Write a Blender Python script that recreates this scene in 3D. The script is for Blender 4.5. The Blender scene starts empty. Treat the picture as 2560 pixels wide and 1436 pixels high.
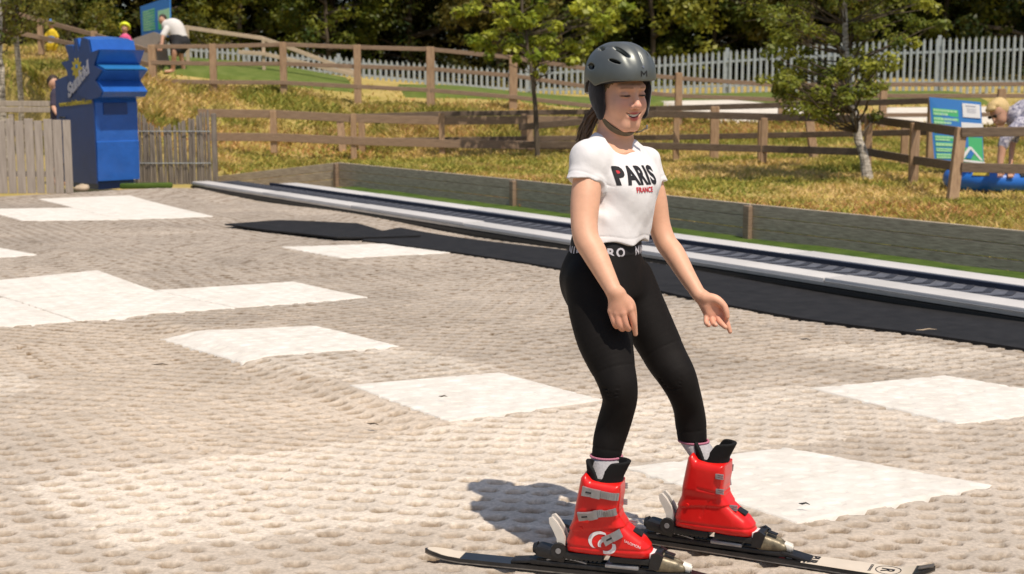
import bpy, bmesh, math
import numpy as np
from mathutils import Vector, Matrix
from mathutils.bvhtree import BVHTree

R = math.radians
SC = bpy.context.scene
COL = SC.collection
rng = np.random.default_rng(11)

# ------------------------------------------------------------------ camera
F_PX, W_PX, H_PX, HOR = 3555.0, 2560.0, 1436.0, 209.0
PITCH = math.atan((H_PX / 2 - HOR) / F_PX)
CAM = np.array([0.0, 0.0, 1.42])
cd = bpy.data.cameras.new("Camera")
cam = bpy.data.objects.new("Camera", cd)
COL.objects.link(cam)
cam.location = CAM
cam.rotation_euler = (math.pi / 2 - PITCH, 0, 0)
cd.sensor_width = 36.0
cd.lens = 36.0 * F_PX / W_PX
cd.clip_start, cd.clip_end = 0.05, 2000
cd.dof.use_dof = True
cd.dof.focus_distance = 4.2
cd.dof.aperture_fstop = 6.8
SC.camera = cam

# ------------------------------------------------------------------ light
SUN = np.array([0.40, -0.64, 1.55]); SUN = SUN / np.linalg.norm(SUN)
EL = math.asin(SUN[2]); AZ = math.atan2(SUN[0], SUN[1])
wd = bpy.data.worlds.new("World"); SC.world = wd; wd.use_nodes = True
nt = wd.node_tree; nt.nodes.clear()
wo = nt.nodes.new("ShaderNodeOutputWorld"); bg = nt.nodes.new("ShaderNodeBackground")
sky = nt.nodes.new("ShaderNodeTexSky"); sky.sky_type = 'NISHITA'; sky.sun_disc = False
sky.sun_elevation = EL; sky.sun_rotation = AZ; sky.dust_density = 2.0
bg.inputs[1].default_value = 0.112
nt.links.new(sky.outputs[0], bg.inputs[0]); nt.links.new(bg.outputs[0], wo.inputs[0])
sl = bpy.data.lights.new("Sun", 'SUN'); sl.energy = 4.3; sl.angle = R(0.55); sl.color = (1.0, 0.895, 0.755)
so = bpy.data.objects.new("Sun", sl); COL.objects.link(so)
so.rotation_euler = Vector(SUN).to_track_quat('Z', 'Y').to_euler()
so.location = (4, -6, 14)
SC.view_settings.view_transform = 'Standard'; SC.view_settings.look = 'None'
SC.view_settings.exposure = 0.0; SC.view_settings.gamma = 1.0

# ------------------------------------------------------------------ geometry helpers
FW = np.array([0, math.cos(PITCH), -math.sin(PITCH)])
UP = np.array([0, math.sin(PITCH), math.cos(PITCH)])
RT = np.array([1.0, 0, 0])
def P(px, py, d):
    """world point on the sight line of photo position (px, py), d metres down the axis"""
    return CAM + d * (FW + (px - W_PX / 2) / F_PX * RT - (py - H_PX / 2) / F_PX * UP)
def G(px, py, z=0.0):
    r = FW + (px - W_PX / 2) / F_PX * RT - (py - H_PX / 2) / F_PX * UP
    return CAM + (z - CAM[2]) / r[2] * r

def link(o): COL.objects.link(o); return o
def tag(o, label=None, cat=None, group=None, kind=None):
    if label: o["label"] = label
    if cat: o["category"] = cat
    if group: o["group"] = group
    if kind: o["kind"] = kind
    return o
def empty(name, loc, label, cat, group=None, rz=0.0):
    o = bpy.data.objects.new(name, None); link(o)
    o.location = [float(v) for v in loc]; o.rotation_euler = (0, 0, rz)
    o.empty_display_size = 0.1
    return tag(o, label, cat, group)
def wloc(o):
    v = np.zeros(3)
    while o is not None:
        v = v + np.array(o.location[:]); o = o.parent
    return v

def mk(name, V, Fc, mat=None, parent=None, smooth=False, origin=None, sharp=None, local=False, colors=None):
    """link vertices (world coordinates unless local) and faces as one mesh object"""
    V = np.asarray(V, float).reshape(-1, 3)
    if origin is None:
        origin = wloc(parent) if parent is not None else np.array([V[:, 0].mean(), V[:, 1].mean(), V[:, 2].min()])
    origin = np.asarray(origin, float)
    if local: origin = np.zeros(3)
    me = bpy.data.meshes.new(name)
    if isinstance(Fc, np.ndarray):
        k = Fc.shape[1]; n = len(Fc)
        me.vertices.add(len(V)); me.vertices.foreach_set("co", (V - origin).astype(np.float32).ravel())
        me.loops.add(n * k); me.loops.foreach_set("vertex_index", Fc.astype(np.int32).ravel())
        me.polygons.add(n); me.polygons.foreach_set("loop_start", np.arange(0, n * k, k, dtype=np.int32))
        me.update(calc_edges=True)
    else:
        me.from_pydata([tuple(v) for v in (V - origin)], [], [tuple(f) for f in Fc])
    if smooth:
        me.polygons.foreach_set("use_smooth", np.ones(len(me.polygons), bool))
        if sharp: me.set_sharp_from_angle(angle=R(sharp))
    if colors is not None:
        ca = me.color_attributes.new("Col", 'FLOAT_COLOR', 'POINT')
        c4 = np.ones((len(V), 4), np.float32); c4[:, :3] = colors
        ca.data.foreach_set("color", c4.ravel())
    if mat is not None:
        for m in (mat if isinstance(mat, (list, tuple)) else [mat]): me.materials.append(m)
    me.validate()
    o = bpy.data.objects.new(name, me); link(o)
    if parent is not None:
        o.parent = parent
        if not local:
            o.location = [float(v) for v in (origin - wloc(parent))]
    elif not local:
        o.location = [float(v) for v in origin]
    return o

class MB:
    """collects simple solids; build() links them as ONE mesh"""
    def __init__(s): s.V = []; s.F = []; s.mi = []
    def add(s, v, f, m=0):
        o = len(s.V); s.V += [tuple(map(float, p)) for p in v]
        s.F += [tuple(i + o for i in q) for q in f]; s.mi += [m] * len(f); return s
    def box(s, c, size, ax=None, m=0, bev=0.0):
        c = np.asarray(c, float); h = np.asarray(size, float) / 2
        A = np.eye(3) if ax is None else np.asarray(ax, float)
        if bev > 0:
            b = min(bev, h.min() * .9)
            bm = bmesh.new(); bmesh.ops.create_cube(bm, size=1)
            for v in bm.verts: v.co = Vector((v.co.x * 2 * h[0], v.co.y * 2 * h[1], v.co.z * 2 * h[2]))
            bmesh.ops.bevel(bm, geom=bm.edges[:], offset=b, segments=2, affect='EDGES', profile=.6)
            bm.verts.index_update()
            v = [c + np.array(x.co) @ A for x in bm.verts]; f = [[x.index for x in q.verts] for q in bm.faces]
            bm.free(); return s.add(v, f, m)
        v = [c + np.array([sx * h[0], sy * h[1], sz * h[2]]) @ A for sx in (-1, 1) for sy in (-1, 1) for sz in (-1, 1)]
        return s.add(v, [(0, 1, 3, 2), (4, 6, 7, 5), (0, 4, 5, 1), (2, 3, 7, 6), (0, 2, 6, 4), (1, 5, 7, 3)], m)
    def bar(s, a, b, w, h, up=(0, 0, 1), m=0, bev=0.0, ext=0.0):
        """plank from a to b; w across, h along up"""
        a = np.asarray(a, float); b = np.asarray(b, float); d = b - a; L = np.linalg.norm(d); x = d / L
        u = np.asarray(up, float); y = np.cross(u, x); y /= np.linalg.norm(y); z = np.cross(x, y)
        return s.box((a + b) / 2, (L + 2 * ext, w, h), np.array([x, y, z]), m, bev)
    def tube(s, pts, rad, n=10, cap=True, m=0, flat=1.0, upv=None):
        pts = [np.asarray(p, float) for p in pts]
        rad = [rad] * len(pts) if np.isscalar(rad) else list(rad)
        V = []; prev = None
        for i, p in enumerate(pts):
            t = pts[min(i + 1, len(pts) - 1)] - pts[max(i - 1, 0)]; t = t / (np.linalg.norm(t) + 1e-12)
            if prev is None:
                r = np.array(upv, float) if upv is not None else (np.array([0, 0, 1.]) if abs(t[2]) < .9 else np.array([1., 0, 0]))
            else: r = prev
            u = r - t * (r @ t); u /= np.linalg.norm(u) + 1e-12; prev = u; w = np.cross(t, u)
            for k in range(n):
                a = 2 * math.pi * k / n
                V.append(p + rad[i] * (math.cos(a) * u * flat + math.sin(a) * w))
        Fc = []
        for i in range(len(pts) - 1):
            for k in range(n):
                k2 = (k + 1) % n
                Fc.append((i * n + k, i * n + k2, (i + 1) * n + k2, (i + 1) * n + k))
        if cap:
            Fc.append(tuple(range(n - 1, -1, -1))); Fc.append(tuple((len(pts) - 1) * n + k for k in range(n)))
        return s.add(V, Fc, m)
    def prism(s, poly, o, ax, ay, az, depth, m=0):
        """polygon (2-D) in the plane ax, ay extruded along az"""
        o, ax, ay, az = [np.asarray(q, float) for q in (o, ax, ay, az)]
        n = len(poly)
        V = [o + p[0] * ax + p[1] * ay for p in poly] + [o + p[0] * ax + p[1] * ay + depth * az for p in poly]
        Fc = [tuple(range(n))[::-1], tuple(range(n, 2 * n))] + [(i, (i + 1) % n, n + (i + 1) % n, n + i) for i in range(n)]
        return s.add(V, Fc, m)
    def build(s, name, mat, parent=None, smooth=False, sharp=35, origin=None, local=False):
        o = mk(name, s.V, s.F, mat, parent, smooth, origin, sharp, local)
        if any(s.mi): o.data.polygons.foreach_set("material_index", np.array(s.mi, np.int32))
        bm = bmesh.new(); bm.from_mesh(o.data); bmesh.ops.recalc_face_normals(bm, faces=bm.faces); bm.to_mesh(o.data); bm.free()
        if smooth and sharp: o.data.set_sharp_from_angle(angle=R(sharp))
        return o

# ------------------------------------------------------------------ materials
def _n(t, kind, **kw):
    n = t.nodes.new(kind)
    for k, v in kw.items():
        if isinstance(k, str) and k.startswith("i_"): n.inputs[k[2:].replace("_", " ")].default_value = v
        else: setattr(n, k, v)
    return n
def mat(name, base=(.5, .5, .5), rough=.6, var=.0, vs=4.0, det=4.0, base2=None, bump=0.0, bs=60.0, metal=0.0, coat=0.0,
        attr=False, stretch=(1, 1, 1), sss=0.0, spec=.5, sheen=0.0, trans=0.0, wscale=None, bdist=.01, thin=0.0, aniso_bump=None):
    m = bpy.data.materials.new(name); m.use_nodes = True
    t = m.node_tree; t.nodes.clear(); L = t.links.new
    out = _n(t, "ShaderNodeOutputMaterial"); b = _n(t, "ShaderNodeBsdfPrincipled")
    b.inputs["Base Color"].default_value = (*base, 1); b.inputs["Roughness"].default_value = rough
    b.inputs["Metallic"].default_value = metal; b.inputs["Coat Weight"].default_value = coat
    b.inputs["Coat Roughness"].default_value = .12
    b.inputs["Specular IOR Level"].default_value = spec; b.inputs["Sheen Weight"].default_value = sheen
    if sss: b.inputs["Subsurface Weight"].default_value = sss; b.inputs["Subsurface Radius"].default_value = (.012, .004, .002)
    tc = _n(t, "ShaderNodeTexCoord"); mp = _n(t, "ShaderNodeMapping"); mp.inputs["Scale"].default_value = stretch
    L(tc.outputs["Object"], mp.inputs["Vector"])
    col = None
    if attr:
        at = _n(t, "ShaderNodeAttribute", attribute_name="Col"); col = at.outputs["Color"]
    if var or base2 is not None:
        nz = _n(t, "ShaderNodeTexNoise"); nz.inputs["Scale"].default_value = vs; nz.inputs["Detail"].default_value = det
        nz.inputs["Roughness"].default_value = .62
        L(mp.outputs[0], nz.inputs["Vector"])
        rp = _n(t, "ShaderNodeValToRGB"); rp.color_ramp.elements[0].position = .32; rp.color_ramp.elements[1].position = .68
        b2 = base2 if base2 is not None else tuple(min(1, c * (1 + var)) for c in base)
        b1 = base if base2 is not None else tuple(c * (1 - var) for c in base)
        if attr: b1 = tuple([1 - var] * 3); b2 = tuple([1 + var] * 3)
        rp.color_ramp.elements[0].color = (*b1, 1); rp.color_ramp.elements[1].color = (*b2, 1)
        L(nz.outputs["Fac"], rp.inputs["Fac"])
        if attr:
            mx = _n(t, "ShaderNodeMix", data_type='RGBA', blend_type='MULTIPLY'); mx.inputs[0].default_value = 1.0
            L(col, mx.inputs[6]); L(rp.outputs["Color"], mx.inputs[7]); col = mx.outputs[2]
        else: col = rp.outputs["Color"]
    if col is not None: L(col, b.inputs["Base Color"])
    if bump:
        bn = _n(t, "ShaderNodeTexNoise"); bn.inputs["Scale"].default_value = bs; bn.inputs["Detail"].default_value = 5
        if aniso_bump is not None:
            mp2 = _n(t, "ShaderNodeMapping"); mp2.inputs["Scale"].default_value = aniso_bump
            L(tc.outputs["Object"], mp2.inputs["Vector"]); L(mp2.outputs[0], bn.inputs["Vector"])
        else: L(mp.outputs[0], bn.inputs["Vector"])
        bp = _n(t, "ShaderNodeBump"); bp.inputs["Strength"].default_value = bump; bp.inputs["Distance"].default_value = bdist
        L(bn.outputs["Fac"], bp.inputs["Height"]); L(bp.outputs[0], b.inputs["Normal"])
    if thin:
        tl = _n(t, "ShaderNodeBsdfTranslucent"); ms = _n(t, "ShaderNodeMixShader"); ms.inputs[0].default_value = thin
        if col is not None: L(col, tl.inputs["Color"])
        else: tl.inputs["Color"].default_value = (*base, 1)
        L(b.outputs[0], ms.inputs[1]); L(tl.outputs[0], ms.inputs[2]); L(ms.outputs[0], out.inputs["Surface"])
    else: L(b.outputs[0], out.inputs["Surface"])
    return m

MT = {}
MT['mat_grey'] = mat('slope_bristle', attr=True, var=.20, vs=60, det=8, rough=.8, spec=.2, bump=.55, bs=190, bdist=.007)
MT['mat_white'] = mat('white_bristle', (.60, .56, .50), .8, base2=(.735, .70, .645), vs=10, det=9, spec=.25, bump=.5, bs=260, bdist=.005)
MT['rubber'] = mat('black_rubber', (.014, .013, .013), .75, var=.35, vs=9, bump=.5, bs=120, bdist=.004, spec=.3)
MT['steel_pale'] = mat('pale_rail', (.56, .54, .52), .55, var=.07, vs=3, stretch=(1, 1, 6), bump=.05, bs=40)
MT['alu'] = mat('aluminium', (.55, .55, .55), .35, var=.1, vs=8, metal=.9)
MT['belt'] = mat('conveyor_belt', (.105, .11, .13), .6, var=.25, vs=14, bump=.2, bs=80, spec=.4)
MT['belt_light'] = mat('belt_cleats', (.035, .036, .045), .55, var=.2, vs=10)
MT['dkblue'] = mat('navy_edging', (.012, .016, .035), .5, var=.2, vs=8)
MT['board'] = mat('dark_board', (.25, .198, .142), .8, base2=(.50, .415, .305), vs=7, det=8, stretch=(1.2, 1.2, 14), bump=.35, bs=9, bdist=.008)
MT['wood_post'] = mat('post_timber', (.28, .172, .098), .8, base2=(.47, .315, .19), vs=9, det=8, stretch=(4, 4, .6), bump=.4, bs=10, bdist=.008)
MT['wood_rail'] = mat('rail_timber', (.19, .125, .08), .85, base2=(.34, .235, .155), vs=8, det=8, stretch=(.7, 1.5, 9), bump=.35, bs=9, bdist=.008)
MT['wood_dark'] = mat('dark_rail_timber', (.10, .07, .05), .85, base2=(.21, .152, .105), vs=8, det=8, stretch=(.7, 1.5, 9), bump=.35, bs=9, bdist=.008)
MT['wood_pale'] = mat('pale_timber', (.42, .31, .2), .8, base2=(.58, .46, .33), vs=8, det=6, stretch=(.6, 1, 8), bump=.3, bs=9)
MT['picket'] = mat('weathered_board', (.28, .235, .195), .85, base2=(.43, .37, .31), vs=6, det=8, stretch=(7, 7, .5), bump=.35, bs=8)
MT['stake'] = mat('grey_stake', (.12, .10, .082), .9, base2=(.27, .23, .19), vs=6, det=8, stretch=(7, 7, .6), bump=.4, bs=8)
MT['galv'] = mat('galvanised_steel', (.40, .44, .46), .5, var=.12, vs=12, metal=.35, bump=.05)
MT['vinyl'] = mat('blue_vinyl', (.022, .115, .44), .24, var=.12, vs=3, coat=.3, bump=.55, bs=4.0, bdist=.035, spec=.5)
MT['vinyl_dk'] = mat('navy_vinyl', (.018, .048, .17), .42, var=.1, vs=3, bump=.15, bs=5, bdist=.02)
MT['vinyl_sunlit'] = mat('sunlit_blue_vinyl', (.025, .17, .42), .35, var=.08, vs=3, bump=.1, bs=5)
MT['yellow'] = mat('yellow_print', (.42, .33, .03), .5)
MT['white_print'] = mat('white_print', (.75, .75, .75), .5)
MT['grey_print'] = mat('grey_print', (.36, .36, .42), .5)
MT['black'] = mat('black_plastic', (.012, .012, .012), .45, bump=.05, bs=90)
MT['stone'] = mat('pale_stone', (.45, .36, .26), .9, var=.2, vs=12, bump=.4, bs=20)
MT['white_plastic'] = mat('white_plastic', (.75, .74, .7), .4, var=.05, vs=6)
MT['turf'] = mat('artificial_turf', (.045, .085, .014), .9, base2=(.10, .15, .028), vs=5, det=9, spec=.15, bump=.6, bs=150, bdist=.02)
MT['turf_far'] = mat('turf_mound', (.085, .125, .022), .9, base2=(.15, .18, .045), vs=2.5, det=9, spec=.15, bump=.4, bs=60, bdist=.03)
MT['ground'] = mat('dry_lawn', (.30, .25, .06), .95, base2=(.52, .38, .15), vs=1.3, det=10, spec=.1, bump=.8, bs=18, bdist=.06)
MT['grass'] = mat('grass_blades', attr=True, rough=.7, spec=.2, thin=.35)
MT['leaf'] = mat('tree_leaves', attr=True, rough=.5, spec=.4, thin=.45)
MT['bark'] = mat('bark', (.05, .038, .025), .9, base2=(.12, .09, .06), vs=10, stretch=(3, 3, .5), bump=.5, bs=14)
MT['birch'] = mat('birch_bark', (.10, .08, .06), .8, base2=(.62, .56, .47), vs=9, det=6, stretch=(1, 1, 3.2), bump=.4, bs=20)
MT['carpet_white'] = mat('white_carpet', (.62, .57, .49), .85, var=.1, vs=3, det=8, bump=.4, bs=40)
MT['sign_blue'] = mat('sign_blue', (.035, .19, .52), .5)
MT['sign_navy'] = mat('sign_deep_blue', (.03, .12, .36), .5)
MT['sign_green'] = mat('sign_green', (.07, .45, .17), .5)
MT['sign_pale'] = mat('sign_lettering', (.42, .72, .42), .5)
MT['tube_blue'] = mat('inflatable_blue', (.02, .15, .58), .4, var=.08, vs=3, bump=.15, bs=6, bdist=.02)
MT['tube_red'] = mat('inflatable_red', (.5, .035, .03), .4)
# ------------------------------------------------------------------ numeric noise
def vnoise(x, y, seed=0):
    xi = np.floor(x).astype(np.int64); yi = np.floor(y).astype(np.int64)
    fx = x - xi; fy = y - yi
    def h(a, b):
        n = (a * 374761393 + b * 668265263 + seed * 1442695041) & 0x7fffffff
        n = ((n ^ (n >> 13)) * 1274126177) & 0x7fffffff
        return ((n ^ (n >> 16)) & 0xffff) / 65535.0
    u = fx * fx * (3 - 2 * fx); v = fy * fy * (3 - 2 * fy)
    return (h(xi, yi) * (1 - u) + h(xi + 1, yi) * u) * (1 - v) + (h(xi, yi + 1) * (1 - u) + h(xi + 1, yi + 1) * u) * v
def fbm(x, y, o=4, seed=0):
    s = 0; a = .5; t = 0
    for i in range(o):
        s = s + a * vnoise(x * 2 ** i, y * 2 ** i, seed + i * 17); t += a; a *= .55
    return s / t
def sst(a, b, x):
    t = np.clip((x - a) / (b - a), 0, 1); return t * t * (3 - 2 * t)
def grid_faces(nr, nc, keep=None):
    i = np.arange(nr * nc).reshape(nr, nc)
    q = np.stack([i[:-1, :-1], i[:-1, 1:], i[1:, 1:], i[1:, :-1]], -1).reshape(-1, 4)
    if keep is not None: q = q[keep[q].all(1)]
    return q

# ------------------------------------------------------------------ the lay of the land
CA, CB = G(2560, 812), G(480, 471)                   # foot of the near conveyor rail
US = (CA - CB); US[2] = 0; US /= np.linalg.norm(US)  # along the lift, towards the viewer
VS = np.array([-US[1], US[0], 0.0])                  # across it, away from the viewer
if VS[1] < 0: VS = -VS
S0 = CA @ VS                                         # across-coordinate of that rail foot
WA, WB = G(2560, 690), G(850, 470)                   # foot of the board wall
NW = ((WA + WB) / 2) @ VS - S0
MATS = [
 ((870, 965), (1250, 935), (1512, 1000), (1122, 1056), "white bristle mat on the slope just left of the girl's knees"),
 ((395, 832), (790, 818), (1002, 875), (602, 898), "white bristle mat in mid slope with a seam running from its near corner"),
 ((1560, 1170), (1960, 1120), (2485, 1215), (1992, 1312), "big white bristle mat right behind the far red boot"),
 ((2020, 970), (2360, 940), (2800, 1012), (2390, 1062), "white bristle mat cut by the right edge of the photo"),
 ((-110, 712), (245, 679), (388, 723), (12, 746), "white bristle mat touching the left edge in the stepped row of three"),
 ((12, 746), (388, 723), (592, 766), (190, 796), "middle white bristle mat of the stepped row at the left"),
 ((388, 723), (735, 700), (922, 740), (592, 766), "white bristle mat ending the stepped row on the right"),
 ((-400, 772), (12, 746), (190, 796), (-190, 838), "nearest white bristle mat of the stepped row, cut by the left edge"),
 ((702, 620), (959, 607), (1131, 633), (854, 646), "narrow white bristle mat beside the black rubber strip"),
 ((95, 497), (325, 490), (430, 515), (185, 523), "farthest white bristle mat, below the blue padded post"),
 ((-60, 528), (185, 523), (300, 549), (55, 553), "white bristle mat low in the far group at the left edge"),
 ((185, 523), (430, 515), (535, 543), (300, 549), "white bristle mat at the right end of the far group"),
 ((-250, 628), (-90, 600), (95, 641), (-90, 652), "small corner of a white bristle mat at the left edge, alone"),
]
CREAM = [[(40, 1210), (480, 1150), (640, 1130), (1130, 1060), (1330, 1050), (1560, 1175), (1900, 1330), (1000, 1312), (290, 1378)],
         [(610, 900), (1000, 878), (1250, 925), (870, 960)], [(1500, 1005), (1700, 985), (2010, 965), (2380, 1064), (1960, 1115), (1560, 1165)], [(1130, 1060), (1500, 1010), (1560, 1165), (1330, 1060)],
         [(-120, 900), (-20, 905), (112, 957), (-40, 1010)], [(1950, 880), (2250, 850), (2600, 905), (2360, 935)]]
def in_poly(x, y, poly):
    r = np.zeros(x.shape, bool); n = len(poly)
    for i in range(n):
        x1, y1 = poly[i][:2]; x2, y2 = poly[(i + 1) % n][:2]
        c = ((y1 > y) != (y2 > y)) & (x < (x2 - x1) * (y - y1) / (y2 - y1 + 1e-12) + x1); r ^= c
    return r
PITCH_M = 0.098
def swell(x, y):
    """broad unevenness of the ski slope"""
    s = x * US[0] + y * US[1]; t = x * VS[0] + y * VS[1]
    z = .018 * np.sin(s * 1.3 + .7) * np.sin(t * 1.1 + .3) * sst(5.5, 8, y)
    c0 = G(870, 965); tc = c0 @ VS
    z = z - .035 * sst(0, .22, tc - t) * (1 - sst(.25, 1.3, tc - t)) * sst(5.0, 6.2, y) * (1 - sst(8.0, 9.5, y))
    return z
def bristle(x, y, depth):
    """relief of the bristle mats: rows of pockets between tufts; returns height and pocket mask"""
    wx = .012 * (fbm(x * 9, y * 9, 2, 5) - .5); wy = .012 * (fbm(x * 9, y * 9, 2, 9) - .5)
    s = (x + wx) * US[0] + (y + wy) * US[1]; t = (x + wx) * VS[0] + (y + wy) * VS[1]
    cs = np.floor((s + .13) / .86); ct = np.floor((t + .31) / .77)
    k1 = vnoise(cs * 3.3 + 40, ct * 7.7 + 40, 301); k2 = vnoise(cs * 6.1 + 10, ct * 4.3 + 70, 302)
    ang = np.where(k1 > .5, .785, 0.0) + (k2 - .5) * .16
    ca, sa = np.cos(ang), np.sin(ang)
    a = (s * ca + t * sa) / PITCH_M + k2 * 5; b = (-s * sa + t * ca) / (PITCH_M * 1.06) + k1 * 3
    ia = np.round(a); ib = np.round(b); fa = (a - ia) * PITCH_M; fb = (b - ib) * PITCH_M * 1.06
    k = vnoise(ia * 7.31 + 100, ib * 5.17 + 100, 3)
    ds = fa * ca - fb * sa; dt = fa * sa + fb * ca
    dx = ds * US[0] + dt * VS[0]; dy = ds * US[1] + dt * VS[1]
    r = np.sqrt((dx * .72) ** 2 + (dy * 1.25) ** 2)
    m = 1 - sst(.017, .030, r + .012 * (fbm(x * 26, y * 26, 2, 21) - .5))
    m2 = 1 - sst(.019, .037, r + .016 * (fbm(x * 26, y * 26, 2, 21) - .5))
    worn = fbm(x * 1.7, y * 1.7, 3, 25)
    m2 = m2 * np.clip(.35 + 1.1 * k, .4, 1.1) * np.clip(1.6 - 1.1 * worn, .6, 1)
    m = m * np.clip(.3 + 1.1 * k, .35, 1.15) * np.clip(1.7 - 1.3 * worn, .5, 1)
    lump = fbm(x * 7, y * 7, 2, 31) - .5
    fuzz = fbm(x * 75, y * 75, 2, 41) - .5
    return -depth * m + .006 * lump * min(1, depth * 60) + (.002 + .06 * depth) * fuzz, m2

def build_slope():
    ys = [2.55]
    while ys[-1] < 19.2: ys.append(ys[-1] * 1.0028)
    ys = np.array(ys); an = np.arange(-.60, .601, .0021)
    X = ys[:, None] * an[None, :]; Y = np.repeat(ys[:, None], len(an), 1)
    x = X.ravel(); y = Y.ravel()
    fade = 1 - sst(9, 15, y) * .6
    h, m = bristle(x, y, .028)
    z = swell(x, y) + h * fade
    t = x * VS[0] + y * VS[1]; s = x * US[0] + y * US[1]
    # far edge of the mats dips away under the posts
    e0, e1 = G(0, 486), G(430, 470)
    yl = np.where(x < e0[0], e0[1], e0[1] + (x - e0[0]) / (e1[0] - e0[0]) * (e1[1] - e0[1]))
    z = z - .12 * sst(-.25, .35, y - yl)
    keep = (t < S0 + .06) & (y < yl + .4)
    # dirt: a different tone for every mat; pockets get dirt plus painted shade
    cs = np.floor((s + .13) / .86); ct = np.floor((t + .31) / .77)
    k = vnoise(cs * 3.7 + 50, ct * 9.1 + 50, 77); k2 = vnoise(cs * 5.7 + 80, ct * 2.1 + 20, 78)
    grey = np.array([.495, .428, .358]); tan = np.array([.54, .455, .365]); cream = np.array([.70, .62, .525])
    w = fbm(x * .8, y * .8, 3, 63)
    tone = np.clip(.05 + .5 * k2 * (y < 9), 0, 1)[:, None]
    c = grey * (1 - tone) + tan * tone
    c = c * (.86 + .22 * k)[:, None]
    tl = (G(870, 965) @ VS) - t
    lt = (sst(-.02, .05, tl) * (1 - sst(1.0, 1.9, tl)) * sst(4.9, 5.6, y) * (1 - sst(8.2, 8.8, y)))[:, None]
    c = c * (1 - .8 * lt) + tan * 1.02 * .8 * lt
    jx = x + .10 * (fbm(x * 12, y * 12, 4, 55) - .5); jy = y + .20 * (fbm(x * 12, y * 12, 4, 56) - .5)
    for pl in CREAM:
        q = [G(*p) for p in pl]; ip = in_poly(jx, jy, q)[:, None]
        wq = (.34 + .50 * fbm(x * 3.1, y * 3.1, 3, 57))[:, None]; c = np.where(ip, c * (1 - wq) + cream * wq, c)
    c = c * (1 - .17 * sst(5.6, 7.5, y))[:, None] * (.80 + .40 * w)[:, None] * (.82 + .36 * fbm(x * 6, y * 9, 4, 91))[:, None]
    # dark gaps between the tufts: dirt and painted-in shade together
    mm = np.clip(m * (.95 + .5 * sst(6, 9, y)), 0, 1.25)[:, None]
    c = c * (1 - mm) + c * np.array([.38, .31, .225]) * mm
    V = np.stack([x, y, z], 1)
    q = grid_faces(len(ys), len(an), keep)
    used = np.zeros(len(V), bool); used[q] = True
    ix = np.cumsum(used) - 1
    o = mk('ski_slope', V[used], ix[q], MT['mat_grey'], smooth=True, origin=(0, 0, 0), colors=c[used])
    tag(o, "pale bristle dry ski slope", None, None, 'structure')
build_slope()

def white_mat(c4, label):
    L_, T_, R_, B_ = [G(*p)[:2] for p in c4]
    n1, n2 = 150, 136
    u = np.linspace(0, 1, n1); v = np.linspace(0, 1, n2)
    U_, V_ = np.meshgrid(u, v, indexing='ij')
    q = (L_[None, None] * ((1 - U_) * (1 - V_))[..., None] + T_ * ((1 - U_) * V_)[..., None] + B_ * (U_ * (1 - V_))[..., None] + R_ * (U_ * V_)[..., None])
    x = q[..., 0].ravel(); y = q[..., 1].ravel()
    ex = np.minimum(np.minimum(U_, 1 - U_), np.minimum(V_, 1 - V_)).ravel()
    jag = .0045 * (fbm(x * 80, y * 80, 2, 7) - .5) * (ex < .001)
    x = x + jag * 2; y = y + jag * 2.5
    h, m = bristle(x, y, .010)
    z = swell(x, y) + .007 + h * .55 - .034 * (ex < .001) - .004 * (1 - sst(0, .03, ex))
    o = mk('white_mat', np.stack([x, y, z], 1), grid_faces(n1, n2), MT['mat_white'], smooth=True)
    tag(o, label, 'slope mat', 'white mats set into the grey ski slope')
for mm in MATS: white_mat(mm[:4], mm[4])

# ------------------------------------------------------------------ terrain sheet (thin-plate surface through surveyed points)
ctl = []
for px in (-600, 300, 1280, 2260, 3160):
    for d in (3, 8, 14): ctl.append((*P(px, 700, d)[:2], -.06))
for px, d in ((-600, 19), (0, 20), (200, 20), (600, 21), (1000, 20), (1500, 15), (2200, 14), (2560, 13), (3200, 13), (1280, 24), (1800, 22), (2300, 20), (2560, 19), (3100, 19), (900, 24), (600, 24)):
    q = P(px, 700, d); ctl.append((q[0], q[1], 0.0))
for px, py, d in ((530, 372, 27.5), (885, 388, 27.8), (1105, 378, 27.8), (1345, 388, 26.5), (1650, 392, 27), (1785, 396, 26), (1905, 398, 26), (2015, 395, 26), (2560, 400, 25),
                  (0, 320, 23.5), (250, 320, 24), (0, 250, 28), (250, 235, 30), (0, 165, 34), (250, 150, 35), (-500, 160, 34), (150, 120, 38), (-300, 120, 38),
                  (383, 207, 32.5), (535, 236, 32.5), (710, 237, 32.5), (895, 266, 32.5), (1077, 272, 32.5), (1283, 266, 33), (1500, 300, 32.5), (1695, 316, 32.5), (1950, 321, 32.5), (2205, 318, 33), (2560, 322, 33), (3100, 322, 33),
                  (450, 150, 38), (700, 172, 38), (1000, 225, 38), (1150, 238, 37), (1280, 255, 37), (1650, 268, 37), (2000, 262, 37), (2300, 262, 37), (2700, 262, 37),
                  (480, 158, 45), (700, 176, 45), (900, 196, 45), (1290, 232, 45), (1640, 232, 45), (2000, 229, 45), (2340, 226, 45), (2700, 222, 45), (-300, 130, 45), (100, 120, 45),
                  (400, 130, 60), (1280, 198, 60), (2000, 172, 60), (2560, 158, 60), (-600, 120, 60), (3200, 150, 60)):
    ctl.append(tuple(P(px, py, d)))
ctl = np.array(ctl)
def _tps(r2): return np.where(r2 > 0, .5 * r2 * np.log(r2 + 1e-12), 0)
_n_ = len(ctl); _A = np.zeros((_n_ + 3, _n_ + 3))
_d2 = ((ctl[:, None, :2] - ctl[None, :, :2]) ** 2).sum(-1)
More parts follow.
